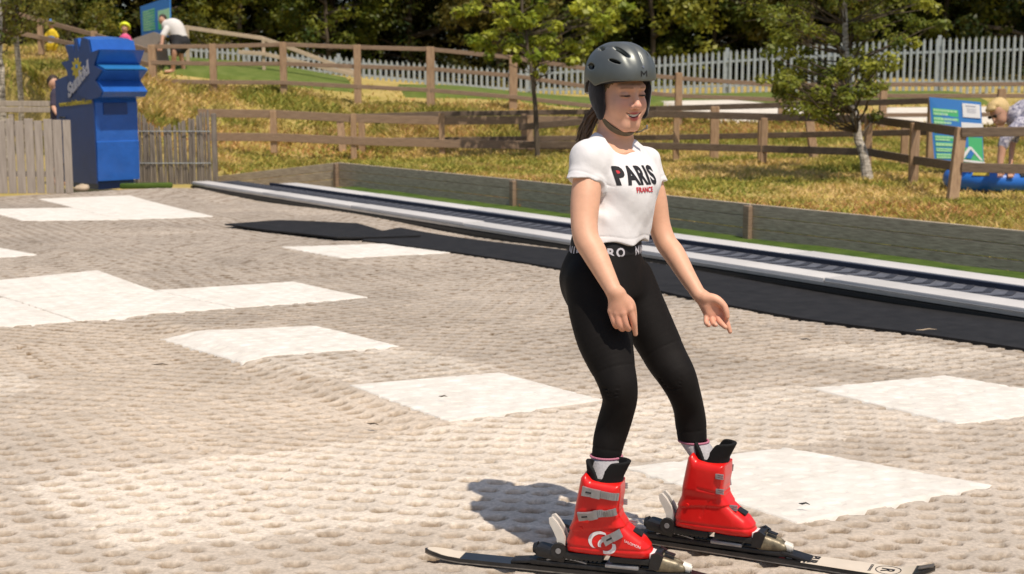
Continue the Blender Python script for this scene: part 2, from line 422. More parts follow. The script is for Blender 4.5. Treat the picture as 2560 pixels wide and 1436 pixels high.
_A[:_n_, :_n_] = _tps(_d2) + np.eye(_n_) * .35; _A[:_n_, _n_] = 1; _A[:_n_, _n_ + 1:] = ctl[:, :2]; _A[_n_:, :_n_] = _A[:_n_, _n_:].T
_W = np.linalg.solve(_A, np.concatenate([ctl[:, 2], np.zeros(3)]))
def terr(x, y):
    x = np.asarray(x, float); y = np.asarray(y, float); sh = x.shape
    q = np.stack([x.ravel(), y.ravel()], 1); out = np.zeros(len(q))
    yc = np.clip(q[:, 1], 0, 64); xc = np.clip(q[:, 0], -34, 34)
    for i in range(0, len(q), 20000):
        a = np.stack([xc[i:i + 20000], yc[i:i + 20000]], 1)
        d2 = ((a[:, None] - ctl[None, :, :2]) ** 2).sum(-1)
        out[i:i + 20000] = _tps(d2) @ _W[:_n_] + _W[_n_] + a @ _W[_n_ + 1:]
    t = q[:, 0] * VS[0] + q[:, 1] * VS[1] - S0
    w = sst(NW - .1, NW + .15, t)
    out = out * w + (-.12) * (1 - w)
    return out.reshape(sh)
def on_ground(px, py, d):
    q = P(px, py, d); q[2] = float(terr(q[0], q[1])); return q

def build_ground():
    ys = np.concatenate([np.arange(1, 16, .5), np.arange(16, 48, .22), np.arange(48, 75, 1.2), np.array([85, 110, 160, 260, 500, 900])])
    ang = np.linspace(-1, 1, 170)
    hw = np.where(ys < 75, 10 + ys * .55, ys * 1.6)
    X = hw[:, None] * ang[None]; Y = np.repeat(ys[:, None], len(ang), 1)
    z = terr(X, Y) + (fbm(X * .9, Y * .9, 4, 200) - .5) * .16 * (Y > 16) * (Y < 75) * sst(.1, 1.2, X * VS[0] + Y * VS[1] - S0 - NW)
    mk('ground', np.stack([X, Y, z], -1).reshape(-1, 3), grid_faces(len(ys), len(ang)), MT['ground'], smooth=True, origin=(0, 0, 0))["kind"] = 'structure'
build_ground()

# ------------------------------------------------------------------ sheets laid on the terrain
def sheet(name, m, pts, n=(30, 30), lift=.03, bulge=0.0, thing=None, wob=0.0):
    """quad patch, corners given as (px, py, d), resting on the terrain"""
    A, B, C_, D = [P(*p) for p in pts]
    u = np.linspace(0, 1, n[0]); v = np.linspace(0, 1, n[1]); U_, V_ = np.meshgrid(u, v, indexing='ij')
    q = A * ((1 - U_) * (1 - V_))[..., None] + B * ((1 - U_) * V_)[..., None] + D * (U_ * (1 - V_))[..., None] + C_ * (U_ * V_)[..., None]
    x, y = q[..., 0], q[..., 1]
    x = x + wob * (fbm(x * .8, y * .8, 2, 3) - .5); y = y + wob * (fbm(x * .8, y * .8, 2, 4) - .5)
    ed = np.minimum(np.minimum(U_, 1 - U_), np.minimum(V_, 1 - V_)) * 2
    z = terr(x, y) + lift + .08 + bulge * np.sin(np.pi * U_) ** .7 * np.sin(np.pi * V_) ** .7 - .25 * (ed <= 0)
    o = mk(name, np.stack([x, y, z], -1).reshape(-1, 3), grid_faces(*n), m, smooth=True, origin=(0, 0, 0)); o["kind"] = 'structure'
    return o

# conveyor lift -----------------------------------------------------
def LP(s, n, z): return US * s + VS * (S0 + n) + np.array([0, 0, z])
SA, SB = CB @ US, CA @ US + 3.2
def conveyor():
    r = empty('conveyor_lift', LP((SA + SB) / 2, .4, 0), "long low conveyor lift with dark chevron belt between two pale edge boards", 'conveyor')
    def strip(mb, n0, n1, z0, z1, s0=SA, s1=SB, m=0): mb.box(LP((s0 + s1) / 2, (n0 + n1) / 2, (z0 + z1) / 2), (s1 - s0, n1 - n0, z1 - z0), np.array([US, VS, [0, 0, 1.]]), m)
    def boards(n0, n1, z0, z1, s0):
        mb = MB(); s = s0; k = 0
        while s < SB:
            e = min(s + 2.35, SB); dz = .004 * ((k * 7) % 3 - 1)
            mb.box(LP((s + e) / 2, (n0 + n1) / 2, (z0 + z1) / 2 + dz), (e - s - .008, n1 - n0, z1 - z0), np.array([US, VS, [0, 0, 1.]]), 0, .006); s = e; k += 1
        return mb
    boards(.0, .24, .066, .096, SA).build('edge_board', MT['steel_pale'], r, True)
    boards(.70, .96, .088, .118, SA + 1.3).build('edge_board', MT['steel_pale'], r, True)
    a = MB(); strip(a, -.012, .002, .046, .068); a.build('edge_trim', MT['alu'], r)
    a = MB(); strip(a, .006, .03, -.02, .044); strip(a, -.02, .004, .006, .034); a.build('side_skirt', MT['black'], r)
    a = MB(); strip(a, .655, .698, .0, .112, SA + 1.1); strip(a, .242, .262, .0, .09); strip(a, .70, .95, -.02, .086, SA + 1.1); a.build('belt_guard', MT['dkblue'], r)
    a = MB(); strip(a, .263, .654, -.01, .078); a.build('belt', MT['belt'], r)
    a = MB(); s = SA + .1
    while s < SB - .2:
        for n0, n1, ds in ((.28, .458, .10), (.46, .64, -.10)):
            p0 = LP(s + (ds if ds > 0 else 0) * 0, n0, .041); 
            a0 = LP(s if ds > 0 else s + .10, n0, .0795); a1 = LP(s + .10 if ds > 0 else s, n1, .0795)
            a.bar(a0, a1, .05, .007)
        s += .165
    a.build('chevron_pattern', MT['belt_light'], r)
conveyor()
def dropped(x, y): return swell(x, y)
def poly_sheet(name, m, px, label, cat, lift=.012, edge=.0, thick=.012):
    """flat rubber sheet whose outline lies on the slope, triangulated and slightly rumpled"""
    bm = bmesh.new(); vs = [bm.verts.new(G(*p)) for p in px]; bm.faces.new(vs)
    bmesh.ops.triangulate(bm, faces=bm.faces[:])
    for _ in range(5):
        es = [e for e in bm.edges if e.calc_length() > .3]
        if not es: break
        bmesh.ops.subdivide_edges(bm, edges=es, cuts=1); bmesh.ops.triangulate(bm, faces=bm.faces[:])
    for v in bm.verts:
        b = 1.0 if v.is_boundary else 0.0
        v.co.z = float(swell(np.array([v.co.x]), np.array([v.co.y]))[0]) + lift + edge * b * (.4 + .6 * float(vnoise(np.array([v.co.x * 1.7]), np.array([v.co.y * 1.7]), 5)[0]))
    r = bmesh.ops.extrude_face_region(bm, geom=bm.faces[:])
    for v in r['geom']:
        if isinstance(v, bmesh.types.BMVert): v.co.z -= thick + .01
    bmesh.ops.recalc_face_normals(bm, faces=bm.faces)
    bm.verts.index_update()
    o = mk(name, [v.co[:] for v in bm.verts], [[v.index for v in f.verts] for f in bm.faces], m, smooth=True, sharp=40); bm.free()
    return tag(o, label, cat)
poly_sheet('rubber_strip', MT['rubber'], [(935, 582), (1000, 571), (1400, 631), (2000, 723), (2640, 826), (2640, 897), (2282, 838), (2008, 798), (1701, 741), (1420, 684), (1131, 634), (962, 607), (905, 602)],
           "long black rubber mat strip along the near side of the conveyor lift", 'rubber mat', .016)
poly_sheet('rubber_flap', MT['rubber'], [(562, 569), (699, 561), (892, 566), (955, 582), (1052, 593), (905, 599), (842, 601), (720, 588), (646, 580)],
           "loose pointed flap of black rubber lying out on the grey slope", 'rubber mat', .022, .016, .004)

def strip_turf():
    ss = np.arange(SA + 1.5, SB, .25); nn = np.linspace(.97, NW - .02, 10)
    S_, N_ = np.meshgrid(ss, nn, indexing='ij')
    q = US * S_[..., None] + VS * (S0 + N_)[..., None]; z = .03 + .03 * fbm(q[..., 0] * 2, q[..., 1] * 2, 3, 8)
    mk('turf_strip', np.stack([q[..., 0], q[..., 1], z], -1).reshape(-1, 3), grid_faces(len(ss), len(nn)), MT['turf'], smooth=True, origin=(0, 0, 0))["kind"] = 'structure'
strip_turf()

def board_wall():
    r = empty('board_wall', (WA + WB) / 2, "low dark wall of three horizontal boards behind the conveyor lift", 'retaining wall')
    d = (WA - WB); L_ = np.linalg.norm(d); d = d / L_
    b0 = G(848, 470); p1 = G(1290, 526); p2 = G(1877, 607); e = p2 + d * 4.0
    pts = [b0, p1, p2, e, e + d * 3.9]
    for a, b in zip(pts[:-1], pts[1:]):
        mb = MB()
        for k in range(3):
            mb.bar(a + d * .01 + [0, 0, .07 + k * .113], b - d * .01 + [0, 0, .07 + k * .113 + .002 * (k % 2)], .035, .108, bev=.006)
        mb.build('board_panel', MT['board'], r)
    for a in pts:
        mb = MB(); mb.box(a - VS * .045 + np.array([0, 0, .15]), (.075, .05, .37), np.array([US, VS, [0, 0, 1.]]), 0, .006)
        mb.build('post', MT['wood_rail'], r)
    q = G(545, 458, -.02); a = b0 + np.array([0, 0, .0])
    mb = MB()
    for k in range(3):
        za = .07 + k * .113
        mb.bar(q + np.array([0, 0, za - .25]), a + np.array([0, 0, za]), .035, .108, bev=.006)
    mb.build('return_panel', MT['board'], r)
board_wall()

# ------------------------------------------------------------------ timber fences
def fence(name, label, cat, posts, rails, pm, rm, pw=.13, rw=.045, rh=.11, group=None):
    q0 = P(*[posts[len(posts) // 2][i] for i in (0, 2)], posts[len(posts) // 2][3])
    r = empty(name, q0, label, cat, group)
    for k, (px, pt, pb, d, *lean) in enumerate(posts):
        b = P(px + (lean[0] if lean else 0), pb, d); t = P(px, pt, d)
        if not lean: t[0], t[1] = b[0], b[1]
        b = b - (t - b) * .25
        mb = MB(); w = pw * (1 + .12 * math.sin(k * 5.3)); up = (t - b) / np.linalg.norm(t - b)
        a = R(12 * math.sin(k * 3.1)); x = np.array([math.cos(a), math.sin(a), 0]); y = np.cross(up, x); x = np.cross(y, up)
        mb.box((b + t) / 2, (w, w * .9, np.linalg.norm(t - b)), np.array([x, y, up]), 0, .012)
        mb.build('post', pm, r)
    for rl in rails:
        off = rl[0]; mb = MB(); pts = [P(*p) for p in rl[1]]
        for i, (a, b) in enumerate(zip(pts[:-1], pts[1:])):
            o = np.array([0, off + .006 * (i % 2), 0])
            mb.bar(a + o, b + o, rw, rh, bev=.008, ext=.02)
        mb.build('rail', rm, r)
    return r
D1, D2, D3 = 27.0, 28.0, 32.5
fence('post_fence', "low two-rail timber fence across the bank behind the board wall, nearest one in the middle", 'fence',
      [(685, 277, 362, D1), (885, 284, 388, D1), (1105, 282, 376, D1), (1325, 288, 384, D1)],
      [(-.09, [(500, 283, D1), (685, 285, D1), (885, 296, D1), (1105, 302, D1), (1325, 300, D1), (1480, 302, D1)]),
       (-.09, [(500, 342, D1), (685, 343, D1), (885, 352, D1), (1105, 359, D1), (1325, 363, D1), (1480, 363, D1)])],
      MT['wood_post'], MT['wood_rail'], .12, .04, .155)
fence('post_fence', "second timber fence doubled close behind the middle one, running past the girl to the sign", 'fence',
      [(850, 295, 385, D2, 8), (905, 300, 380, D2), (1310, 285, 378, D2), (1500, 300, 385, D2), (1785, 266, 395, 25.5), (1905, 290, 398, 25), (2020, 268, 393, 25, 14), (2325, 248, 420, 23.0), (2260, 300, 400, 24)],
      [(-.09, [(840, 293, D2), (1100, 285, D2), (1460, 280, D2), (1640, 272, 26.5), (2000, 262, 25), (2330, 252, 23)]),
       (-.09, [(905, 352, D2), (1460, 345, D2), (1640, 344, 26.5), (2000, 337, 25), (2330, 330, 23)])],
      MT['wood_post'], MT['wood_dark'], .14, .04, .10)
fence('post_fence', "dark three-rail timber fence passing behind the birch and bending towards the blue tube", 'fence',
      [(1510, 292, 392, 25.5), (1690, 290, 380, 25), (1908, 295, 400, 24), (2168, 290, 410, 22.5), (2283, 307, 442, 20), (2403, 320, 498, 17.6, -22), (2760, 318, 470, 17.6)],
      [(-.07, [(1300, 318, 26.2), (1510, 300, 25.5), (1640, 285, 25), (1908, 292, 24), (2168, 298, 22.5), (2283, 313, 20), (2403, 331, 17.6), (2760, 326, 17.6)]),
       (-.07, [(1300, 362, 26.2), (1510, 362, 25.5), (1640, 365, 25), (1908, 372, 24), (2168, 380, 22.5), (2283, 400, 20), (2403, 418, 17.6), (2760, 428, 17.6)])],
      MT['wood_post'], MT['wood_dark'], .115, .04, .118)
fence('post_fence', "tall-posted three-rail timber fence along the top of the grassy bank", 'fence',
      [(383, 113, 207, D3), (535, 110, 236, D3), (710, 106, 237, D3), (895, 113, 266, D3), (1077, 118, 272, D3), (1283, 140, 266, D3), (1500, 165, 300, D3), (1695, 182, 316, D3), (1952, 222, 321, D3), (2205, 215, 318, D3), (2500, 222, 322, D3), (2800, 222, 322, D3)],
      [(-.12, [(383, 117, D3), (535, 117, D3), (710, 112, D3), (895, 119, D3), (1077, 124, D3), (1283, 145, D3), (1500, 178, D3), (1695, 196, D3), (1952, 214, D3), (2205, 212, D3), (2800, 210, D3)]),
       (-.12, [(383, 157, D3), (535, 160, D3), (710, 160, D3), (895, 167, D3), (1077, 173, D3), (1283, 190, D3), (1500, 222, D3), (1695, 240, D3), (1952, 250, D3), (2205, 240, D3), (2800, 240, D3)]),
       (-.12, [(383, 203, D3), (535, 206, D3), (710, 207, D3), (895, 217, D3), (1077, 226, D3), (1283, 243, D3), (1500, 268, D3), (1695, 285, D3), (1952, 295, D3), (2205, 288, D3), (2800, 285, D3)])],
      MT['wood_post'], MT['wood_rail'], .165, .05, .095)
fence('hill_fence', "two-rail timber fence climbing the hill at the far left beside the child in yellow", 'fence',
      [(-60, 10, 110, 35), (103, 62, 122, 35), (238, 78, 150, 34), (383, 118, 205, 33)],
      [(-.1, [(-60, 15, 35), (60, 40, 35), (103, 52, 35), (238, 88, 34), (383, 130, 33)]),
       (-.1, [(-60, 62, 35), (103, 94, 35), (238, 122, 34), (383, 165, 33)])],
      MT['wood_post'], MT['wood_rail'], .15, .045, .11)
fence('handrail', "pale timber handrail sloping down behind the fence on the bank top", 'handrail',
      [(470, 65, 160, 35.5), (660, 95, 170, 35.5), (890, 185, 225, 35.5)],
      [(-.1, [(440, 66, 35.5), (470, 70, 35.5), (655, 96, 35.5), (720, 118, 35.5), (890, 183, 35.5)]),
       (-.1, [(600, 131, 35.5), (660, 135, 35.5), (890, 188, 35.5)])],
      MT['wood_pale'], MT['wood_pale'], .09, .05, .10)
fence('rail_fence', "grey two-rail fence behind the pale picket boards at the left edge", 'fence',
      [(-40, 250, 320, 22.5), (30, 285, 330, 22.5), (150, 252, 330, 22.5)],
      [(-.08, [(-80, 258, 22.5), (150, 260, 22.5)]), (-.08, [(-80, 274, 22.5), (150, 275, 22.5)])],
      MT['picket'], MT['picket'], .09, .04, .085)

def pickets():
    r = empty('picket_fence', G(60, 482), "fence of pale weathered vertical boards at the left edge, left of the blue post", 'fence')
    mb = MB(); k = 0
    for px in np.arange(-190, 163, 23.5):
        b = G(px + 11, 484); d = (b - CAM) @ FW; t = P(px + 11, 299 + 3 * math.sin(k * 2.7), d); h = t[2] - b[2]
        mb.box(b + np.array([0, .008 * (k % 2), h / 2]), (.108 + .008 * math.sin(k * 4.1), .022, h), None, 0, .005); k += 1
    mb.build('board_panel', MT['picket'], r)
    a, b = G(-190, 484), G(158, 484); z = (P(60, 330, 19)[2])
    mb = MB(); mb.bar(a + [0, .045, z], b + [0, .045, z], .05, .07); mb.bar(a + [0, .045, .25], b + [0, .045, .25], .05, .07); mb.build('rail', MT['picket'], r)
    mb = MB(); pts = [P(px, 305 + 4 * math.sin(px * .03), 18.55) for px in range(-190, 170, 20)]
    mb.tube(pts, .008, 6); mb.build('wire', MT['black'], r, True)
pickets()
def stakes():
    r = empty('stake_fence', G(440, 463), "dark grey fence of split stakes with a dipping wavy top, right of the blue post", 'fence')
    xs = [340, 352, 362, 375, 390, 410, 435, 460, 490, 510, 522, 530]; tp = [268, 272, 285, 305, 316, 320, 313, 305, 292, 284, 278, 280]
    mb = MB(); k = 0; px = 342.0
    while px < 531:
        pt = float(np.interp(px, xs, tp)) + 4 * rng.uniform(-1, 1)
        b = G(px, 461); d = (b - CAM) @ FW; t = P(px, pt, d); h = t[2] - b[2]; w = rng.uniform(.03, .045)
        q = b + np.array([0, .02 * rng.uniform(-1, 1), 0]); l = .02 * rng.uniform(-1, 1)
        mb.tube([q, q + [l, 0, h * .55], q + [l * 1.4, 0, h - .03], q + [l * 1.4, 0, h]], [w / 2 * 1.05, w / 2, w / 2 * .95, w / 4], 7)
        px += w / d * F_PX * .93; k += 1
    mb.build('stake_panel', MT['stake'], r, True)
    mb = MB(); b = G(531, 461); mb.box(b + np.array([.04, .03, .5]), (.07, .07, 1.0), None, 0, .01); mb.build('post', MT['stake'], r)
    mb = MB()
    for z in (.3, .75):
        mb.tube([G(342, 461) + np.array([0, -.035, z]), G(531, 461) + np.array([0, -.035, z])], .006, 6)
    mb.build('wire', MT['galv'], r, True)
stakes()

# palisade ----------------------------------------------------------
def palisade():
    keys = [(380, 100, 150, 46), (470, 112, 162, 46), (850, 142, 190, 45), (1250, 172, 232, 45), (1290, 172, 236, 45), (1500, 154, 236, 44.5), (1640, 141, 234, 44), (2000, 112, 230, 43), (2340, 96, 227, 42), (2560, 88, 226, 41.5), (2850, 78, 222, 41)]
    K = np.array(keys, float)
    r = empty('palisade_fence', P(1400, 232, 45), "tall galvanised palisade fence of upright steel pales in front of the wood", 'fence')
    tops = np.array([P(a, b, d) for a, b, c, d in keys]); bots = np.array([P(a, c, d) for a, b, c, d in keys])
    x0, x1 = tops[0, 0], tops[-1, 0]; n = 0; x = x0; bay = None; mb = MB(); posts = []; rails = []
    def at(x):
        return np.array([x, np.interp(x, tops[:, 0], tops[:, 1]), np.interp(x, tops[:, 0], tops[:, 2])]), np.interp(x, bots[:, 0], bots[:, 2])
    pts = []
    while x < x1:
        t, zb = at(x); zb = min(zb, float(terr(t[0], t[1])) + .03) - .05
        h = t[2] - zb
        w = .088
        # W-section pale: three folded faces and a pointed head
        prof = [(-w / 2, 0), (-w / 4, -.018), (w / 4, -.018), (w / 2, 0)]
        V = []
        for q in prof: V.append((t[0] + q[0], t[1] + q[1], zb))
        for q in prof: V.append((t[0] + q[0], t[1] + q[1], zb + h - .07))
        for i, q in enumerate(prof): V.append((t[0] + q[0] * .55, t[1] + q[1] - .01, zb + h - (.03 if i in (0, 3) else 0)))
        Fc = [(0, 1, 5, 4), (1, 2, 6, 5), (2, 3, 7, 6), (4, 5, 9, 8), (5, 6, 10, 9), (6, 7, 11, 10), (3, 0, 4, 7)]
        mb.add(V, Fc)
        if n % 17 == 0: posts.append((t[0] + .09, t[1] + .07, zb, t[2]))
        n += 1
        if n % 17 == 0:
            mb.build('pale_panel', MT['galv'], r); mb = MB()
        x += .178
    if mb.V: mb.build('pale_panel', MT['galv'], r)
    for p in posts:
        m2 = MB(); m2.box((p[0], p[1], (p[2] + p[3] - .02) / 2), (.11, .07, p[3] - .02 - p[2] + .2), None, 0, .006); m2.build('post', MT['galv'], r)
    for f, hgt in ((.74, .07), (.16, .07)):
        m2 = MB(); xs = np.arange(x0, x1, 1.5)
        for a, b in zip(xs[:-1], xs[1:]):
            (ta, za), (tb, zb) = at(a), at(b)
            pa = np.array([a, ta[1] + .03, za + (ta[2] - za) * f]); pb = np.array([b, tb[1] + .03, zb + (tb[2] - zb) * f])
            m2.bar(pa, pb, .05, hgt); 
        m2.build('rail', MT['galv'], r)
palisade()

# play lanes of green turf and the white carpet beyond the fence -----
sheet('turf_mound', MT['turf_far'], [(380, 150, 38), (880, 190, 38), (900, 215, 34), (400, 195, 34)], (30, 30), .0, .06)
sheet('turf_mound', MT['turf_far'], [(980, 215, 39), (1480, 240, 40), (1560, 262, 35), (1000, 250, 34.2)], (30, 30), .03, .16)
sheet('turf_mound', MT['turf_far'], [(1450, 230, 41), (2400, 232, 41), (2500, 262, 37), (1500, 268, 37)], (30, 30), .03, .05)
sheet('white_carpet', MT['carpet_white'], [(1640, 262, 37.5), (1790, 252, 38), (2220, 322, 33.2), (1800, 318, 33.2)], (24, 24), .05, .0)
sheet('white_carpet', MT['carpet_white'], [(2200, 296, 35.5), (2700, 290, 36), (2700, 325, 33.4), (2140, 322, 33.4)], (24, 24), .05, .0)
# ------------------------------------------------------------------ blue padded post
def padded_post():
    K = G(246, 472)
    ph = R(45); A_ = np.array([math.sin(ph), -math.cos(ph), 0]); E_ = np.array([math.cos(ph), math.sin(ph), 0]); Z_ = np.array([0, 0, 1.0])
    o = K - A_ * 1.06
    r = empty('padded_post', K, "tall royal blue padded post with a spiky sun-shaped head and a printed side panel", 'padded post')
    body = [(0, .10), (0, 1.46), (.36, 1.53), (.9, 1.5), (1.02, 1.26), (1.06, 1.16), (1.06, .64), (1.075, .63), (1.06, .10)]
    star = [(.39, 1.50), (.37, 1.60), (.22, 1.71), (.44, 1.735), (.43, 1.80), (.34, 1.945), (.56, 1.93), (.62, 1.80), (.60, 2.02), (.66, 2.03), (.73, 1.85), (.82, 2.04), (1.00, 2.0),
            (1.05, 1.83), (1.27, 1.87), (1.12, 1.66), (1.34, 1.595), (1.14, 1.46), (1.31, 1.31), (1.24, 1.24), (1.0, 1.20), (.7, 1.25)]
    def bulged(mb, prof, depth, m=0):
        n = len(prof); st = np.linspace(0, 1, 9)
        V = []
        for t in st:
            for p in prof: V.append(o + A_ * p[0] + Z_ * (p[1] + .018 * math.sin(math.pi * t) * (1 if p[1] > 1.9 else 0)) + E_ * depth * t)
        F_ = [(i * n + k, i * n + (k + 1) % n, (i + 1) * n + (k + 1) % n, (i + 1) * n + k) for i in range(8) for k in range(n)]
        mb.add(V, F_ + [tuple(range(n)), tuple(range(8 * n, 9 * n))[::-1]], m)
    mb = MB(); bulged(mb, body, .64); mb.build('body_padding', MT['vinyl'], r)
    mb = MB(); bulged(mb, star, .66); mb.build('sun_head_padding', MT['vinyl'], r)
    mb = MB(); mb.box(o + A_ * .53 + E_ * .32 + Z_ * .05, (.9, .55, .14), np.array([A_, E_, Z_])); mb.build('base', MT['vinyl_dk'], r)
    mb = MB(); mb.prism([(0.004, .05)] + [(a, z) for a, z in body[1:3]] + [(.95, 1.45), (1.05, 1.16), (1.055, .06)], o - E_ * .004, A_, Z_, -E_, .012)
    mb.prism([(a * .995 + .003, z * .997 + .004) for a, z in star], o - E_ * .0165, A_, Z_, -E_, .010)
    pn = mb.build('printed_panel', MT['vinyl_dk'], r)
    # upper faces of the front points, sunlight painted on as lighter blue
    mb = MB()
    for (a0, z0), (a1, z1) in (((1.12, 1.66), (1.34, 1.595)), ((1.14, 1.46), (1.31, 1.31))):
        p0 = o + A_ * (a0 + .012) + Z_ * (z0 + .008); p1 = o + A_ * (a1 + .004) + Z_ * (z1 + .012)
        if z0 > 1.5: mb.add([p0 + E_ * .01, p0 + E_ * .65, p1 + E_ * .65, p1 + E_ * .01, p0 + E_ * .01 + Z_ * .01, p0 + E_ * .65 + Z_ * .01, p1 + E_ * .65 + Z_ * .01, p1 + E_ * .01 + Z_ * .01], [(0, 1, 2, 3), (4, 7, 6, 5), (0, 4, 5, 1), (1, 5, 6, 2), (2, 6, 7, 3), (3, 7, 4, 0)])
    mb.build('sunlit_point_face', MT['vinyl_sunlit'], r)
    mb = MB(); mb.box(o + A_ * 1.066 + E_ * .30 + Z_ * 1.08, (.02, .36, .16), np.array([A_, E_, Z_]), 0, .008); mb.build('visor_shade_patch', MT['vinyl_dk'], r)  # dark panel put in as the shadow below the overhanging points
    # flower emblem, lettering
    c = o - E_ * .027 + A_ * .66 + Z_ * 1.62
    mb = MB(); n = 60
    poly = [((.125 + .03 * math.cos(10 * t)) * math.cos(t), (.125 + .03 * math.cos(10 * t)) * math.sin(t)) for t in np.linspace(0, 2 * math.pi, n, endpoint=False)]
    mb.prism(poly, c, A_, Z_, -E_, .004); mb.build('sun_emblem', MT['yellow'], pn)
    mb = MB(); mb.prism([(.028 * math.cos(t), .028 * math.sin(t)) for t in np.linspace(0, 6.28, 14)[:-1]], c - E_ * .0045 + Z_ * .03, A_, Z_, -E_, .004); mb.build('emblem_face', MT['sign_blue'], pn)
    text_obj('lettering', "Sunkid", .26, o - E_ * .0325 + A_ * .40 + Z_ * 1.22, (A_ * .86 + Z_ * .5), (Z_ * .95 - A_ * .1), MT['grey_print'], pn, .012, .003)
    text_obj('lettering', "www.sunkidworld.com", .098, o - E_ * .018 + A_ * .10 + Z_ * 1.10, A_ * .995 + Z_ * .06, Z_, MT['yellow'], pn, .004, .003)
    for z in (.95, .30):
        mb = MB(); pts = [o - E_ * (.018 + .05 * math.sin(t)) + A_ * (.20 + .05 * math.cos(t)) + Z_ * z for t in np.linspace(0, math.pi, 9)]
        mb.tube(pts, .012, 8); mb.build('handle', MT['black'], pn, True)

def text_mesh(s, size, off=0.0, extr=0.0, align='LEFT', sp=1.0):
    cu = bpy.data.curves.new("txt", 'FONT'); cu.body = s; cu.size = size; cu.offset = off; cu.extrude = extr; cu.align_x = align; cu.space_character = sp
    cu.resolution_u = 3
    ob = bpy.data.objects.new("txt", cu); link(ob)
    dg = bpy.context.evaluated_depsgraph_get(); me = bpy.data.meshes.new_from_object(ob.evaluated_get(dg))
    V = np.array([v.co[:] for v in me.vertices]); Fc = [tuple(p.vertices) for p in me.polygons]
    bpy.data.objects.remove(ob); bpy.data.curves.remove(cu); bpy.data.meshes.remove(me)
    return V, Fc
def text_obj(name, s, size, o, ax, ay, m, parent, off=0.0, extr=.002, align='LEFT', sp=1.0):
    V, Fc = text_mesh(s, size, off, extr, align, sp)
    ax = np.asarray(ax, float); ay = np.asarray(ay, float); az = np.cross(ax, ay); az /= np.linalg.norm(az)
    W = np.asarray(o) + V[:, :1] * ax + V[:, 1:2] * ay + V[:, 2:3] * az
    return mk(name, W, Fc, m, parent)
padded_post()

# ------------------------------------------------------------------ information boards
def board_sign(cor, label, paper, flip):
    """cor: top-left, top-right, bottom-right, bottom-left as (px, py, d)"""
    TL, TR, BR, BL = [P(*c) for c in cor]
    def at(u, v): return TL * (1 - u) * (1 - v) + TR * u * (1 - v) + BR * u * v + BL * (1 - u) * v
    nrm = np.cross(TR - TL, BL - TL); nrm /= np.linalg.norm(nrm)
    if nrm @ (CAM - TL) < 0: nrm = -nrm
    r = empty('information_sign', (BL + BR) / 2, label, 'sign')
    def panel(u0, v0, u1, v1, h, t):
        mb = MB(); q = [at(u0, v0), at(u1, v0), at(u1, v1), at(u0, v1)]
        V = [p + nrm * h for p in q] + [p + nrm * (h - t) for p in q]
        mb.add(V, [(0, 1, 2, 3), (7, 6, 5, 4), (0, 4, 5, 1), (1, 5, 6, 2), (2, 6, 7, 3), (3, 7, 4, 0)]); return mb
    b = panel(0, 0, 1, 1, 0, .03).build('board', MT['sign_blue'], r)
    def rows(rw, u0, u1):
        for v0, v1 in rw: panel(u0, v0, u1, v1, .005, .004).build('text_block', MT['sign_green'], r)
        mb = MB(); k = 0
        for v0, v1 in rw:
            n = 2 if v1 - v0 > .06 else 1
            for i in range(n):
                a = v0 + (v1 - v0) * (i + .2) / n; c = v0 + (v1 - v0) * (i + .85) / n; k += 1
                u = u0 + .012; ue = u1 - (.02 if (i == 0) else .1 + .05 * (k % 3))
                while u < ue:
                    w = .02 + .028 * ((k * 7 + int(u * 97)) % 5) / 4
                    q = panel(u, a, min(u + w, ue), c, .008, .002); mb.add(q.V, q.F); u += w + .008
        mb.build('lettering', MT['sign_pale'], r)
    if flip:
        rows([(.16, .265), (.285, .39), (.41, .53), (.56, .64), (.66, .72), (.74, .80), (.82, .90)], .05, .55)
        panel(.60, .34, 1.02, .50, .007, .006).build('label_strip', MT['white_print'], r)
        panel(.58, .56, .99, .985, .005, .004).build('green_panel', MT['sign_green'], r)
        # white mountain emblem
        mb = MB(); O_ = at(.78, .90) + nrm * .009; ax = (TR - TL) / np.linalg.norm(TR - TL); ay = (TL - BL) / np.linalg.norm(TL - BL)
        mb.prism([(-.17, 0), (-.04, .19), (0, .19), (.15, 0), (.11, 0), (-.015, .155), (-.12, 0)], O_, ax, ay, nrm, .003)
        mb.prism([(-.17, -.05), (.17, -.05), (.17, -.018), (-.17, -.018)], O_, ax, ay, nrm, .003); mb.build('mountain_emblem', MT['white_print'], r)
        mb = MB(); mb.prism([(-.10, .005), (-.02, .14), (.03, .10), (-.02, .005)], O_ + nrm * .0035, ax, ay, nrm, .003); mb.build('emblem_peak', MT['sign_blue'], r)
        if paper:
            q = panel(.64, .045, .98, .26, .012, .004).build('paper_notice', MT['white_print'], r)
            mb = MB()
            for v in (.075, .12, .14, .16, .18):
                e = panel(.72 if v > .1 else .70, v, .90, v + (.018 if v < .1 else .006), .014, .0015); mb.add(e.V, e.F)
            mb.build('notice_lettering', MT['grey_print'], q)
    else:
        rows([(.18 + .078 * i, .18 + .078 * i + .062) for i in range(8)], .08, .50)
        panel(.60, .28, .99, .55, .005, .004).build('pale_panel', MT['sign_pale'], r)
        panel(.60, .56, .99, .80, .005, .004).build('green_panel', MT['sign_green'], r)
        mb = MB()
        for i in range(4): e = panel(.32 + .06 * i, .90 - .01 * i, .37 + .06 * i, .93 - .01 * i, .007, .003); mb.add(e.V, e.F)
        mb.build('lettering', MT['white_print'], r)
    return r
board_sign([(2323, 243, 21.5), (2452, 256, 21.2), (2460, 416, 21.0), (2337, 414, 21.3)], "blue and green information board with a white paper at its top corner, behind the fence", True, True)
board_sign([(350, 17, 36.2), (424, -8, 35.0), (426, 92, 35.0), (354, 96, 36.2)], "blue and green information board up on the hill beside the bending man", False, False)

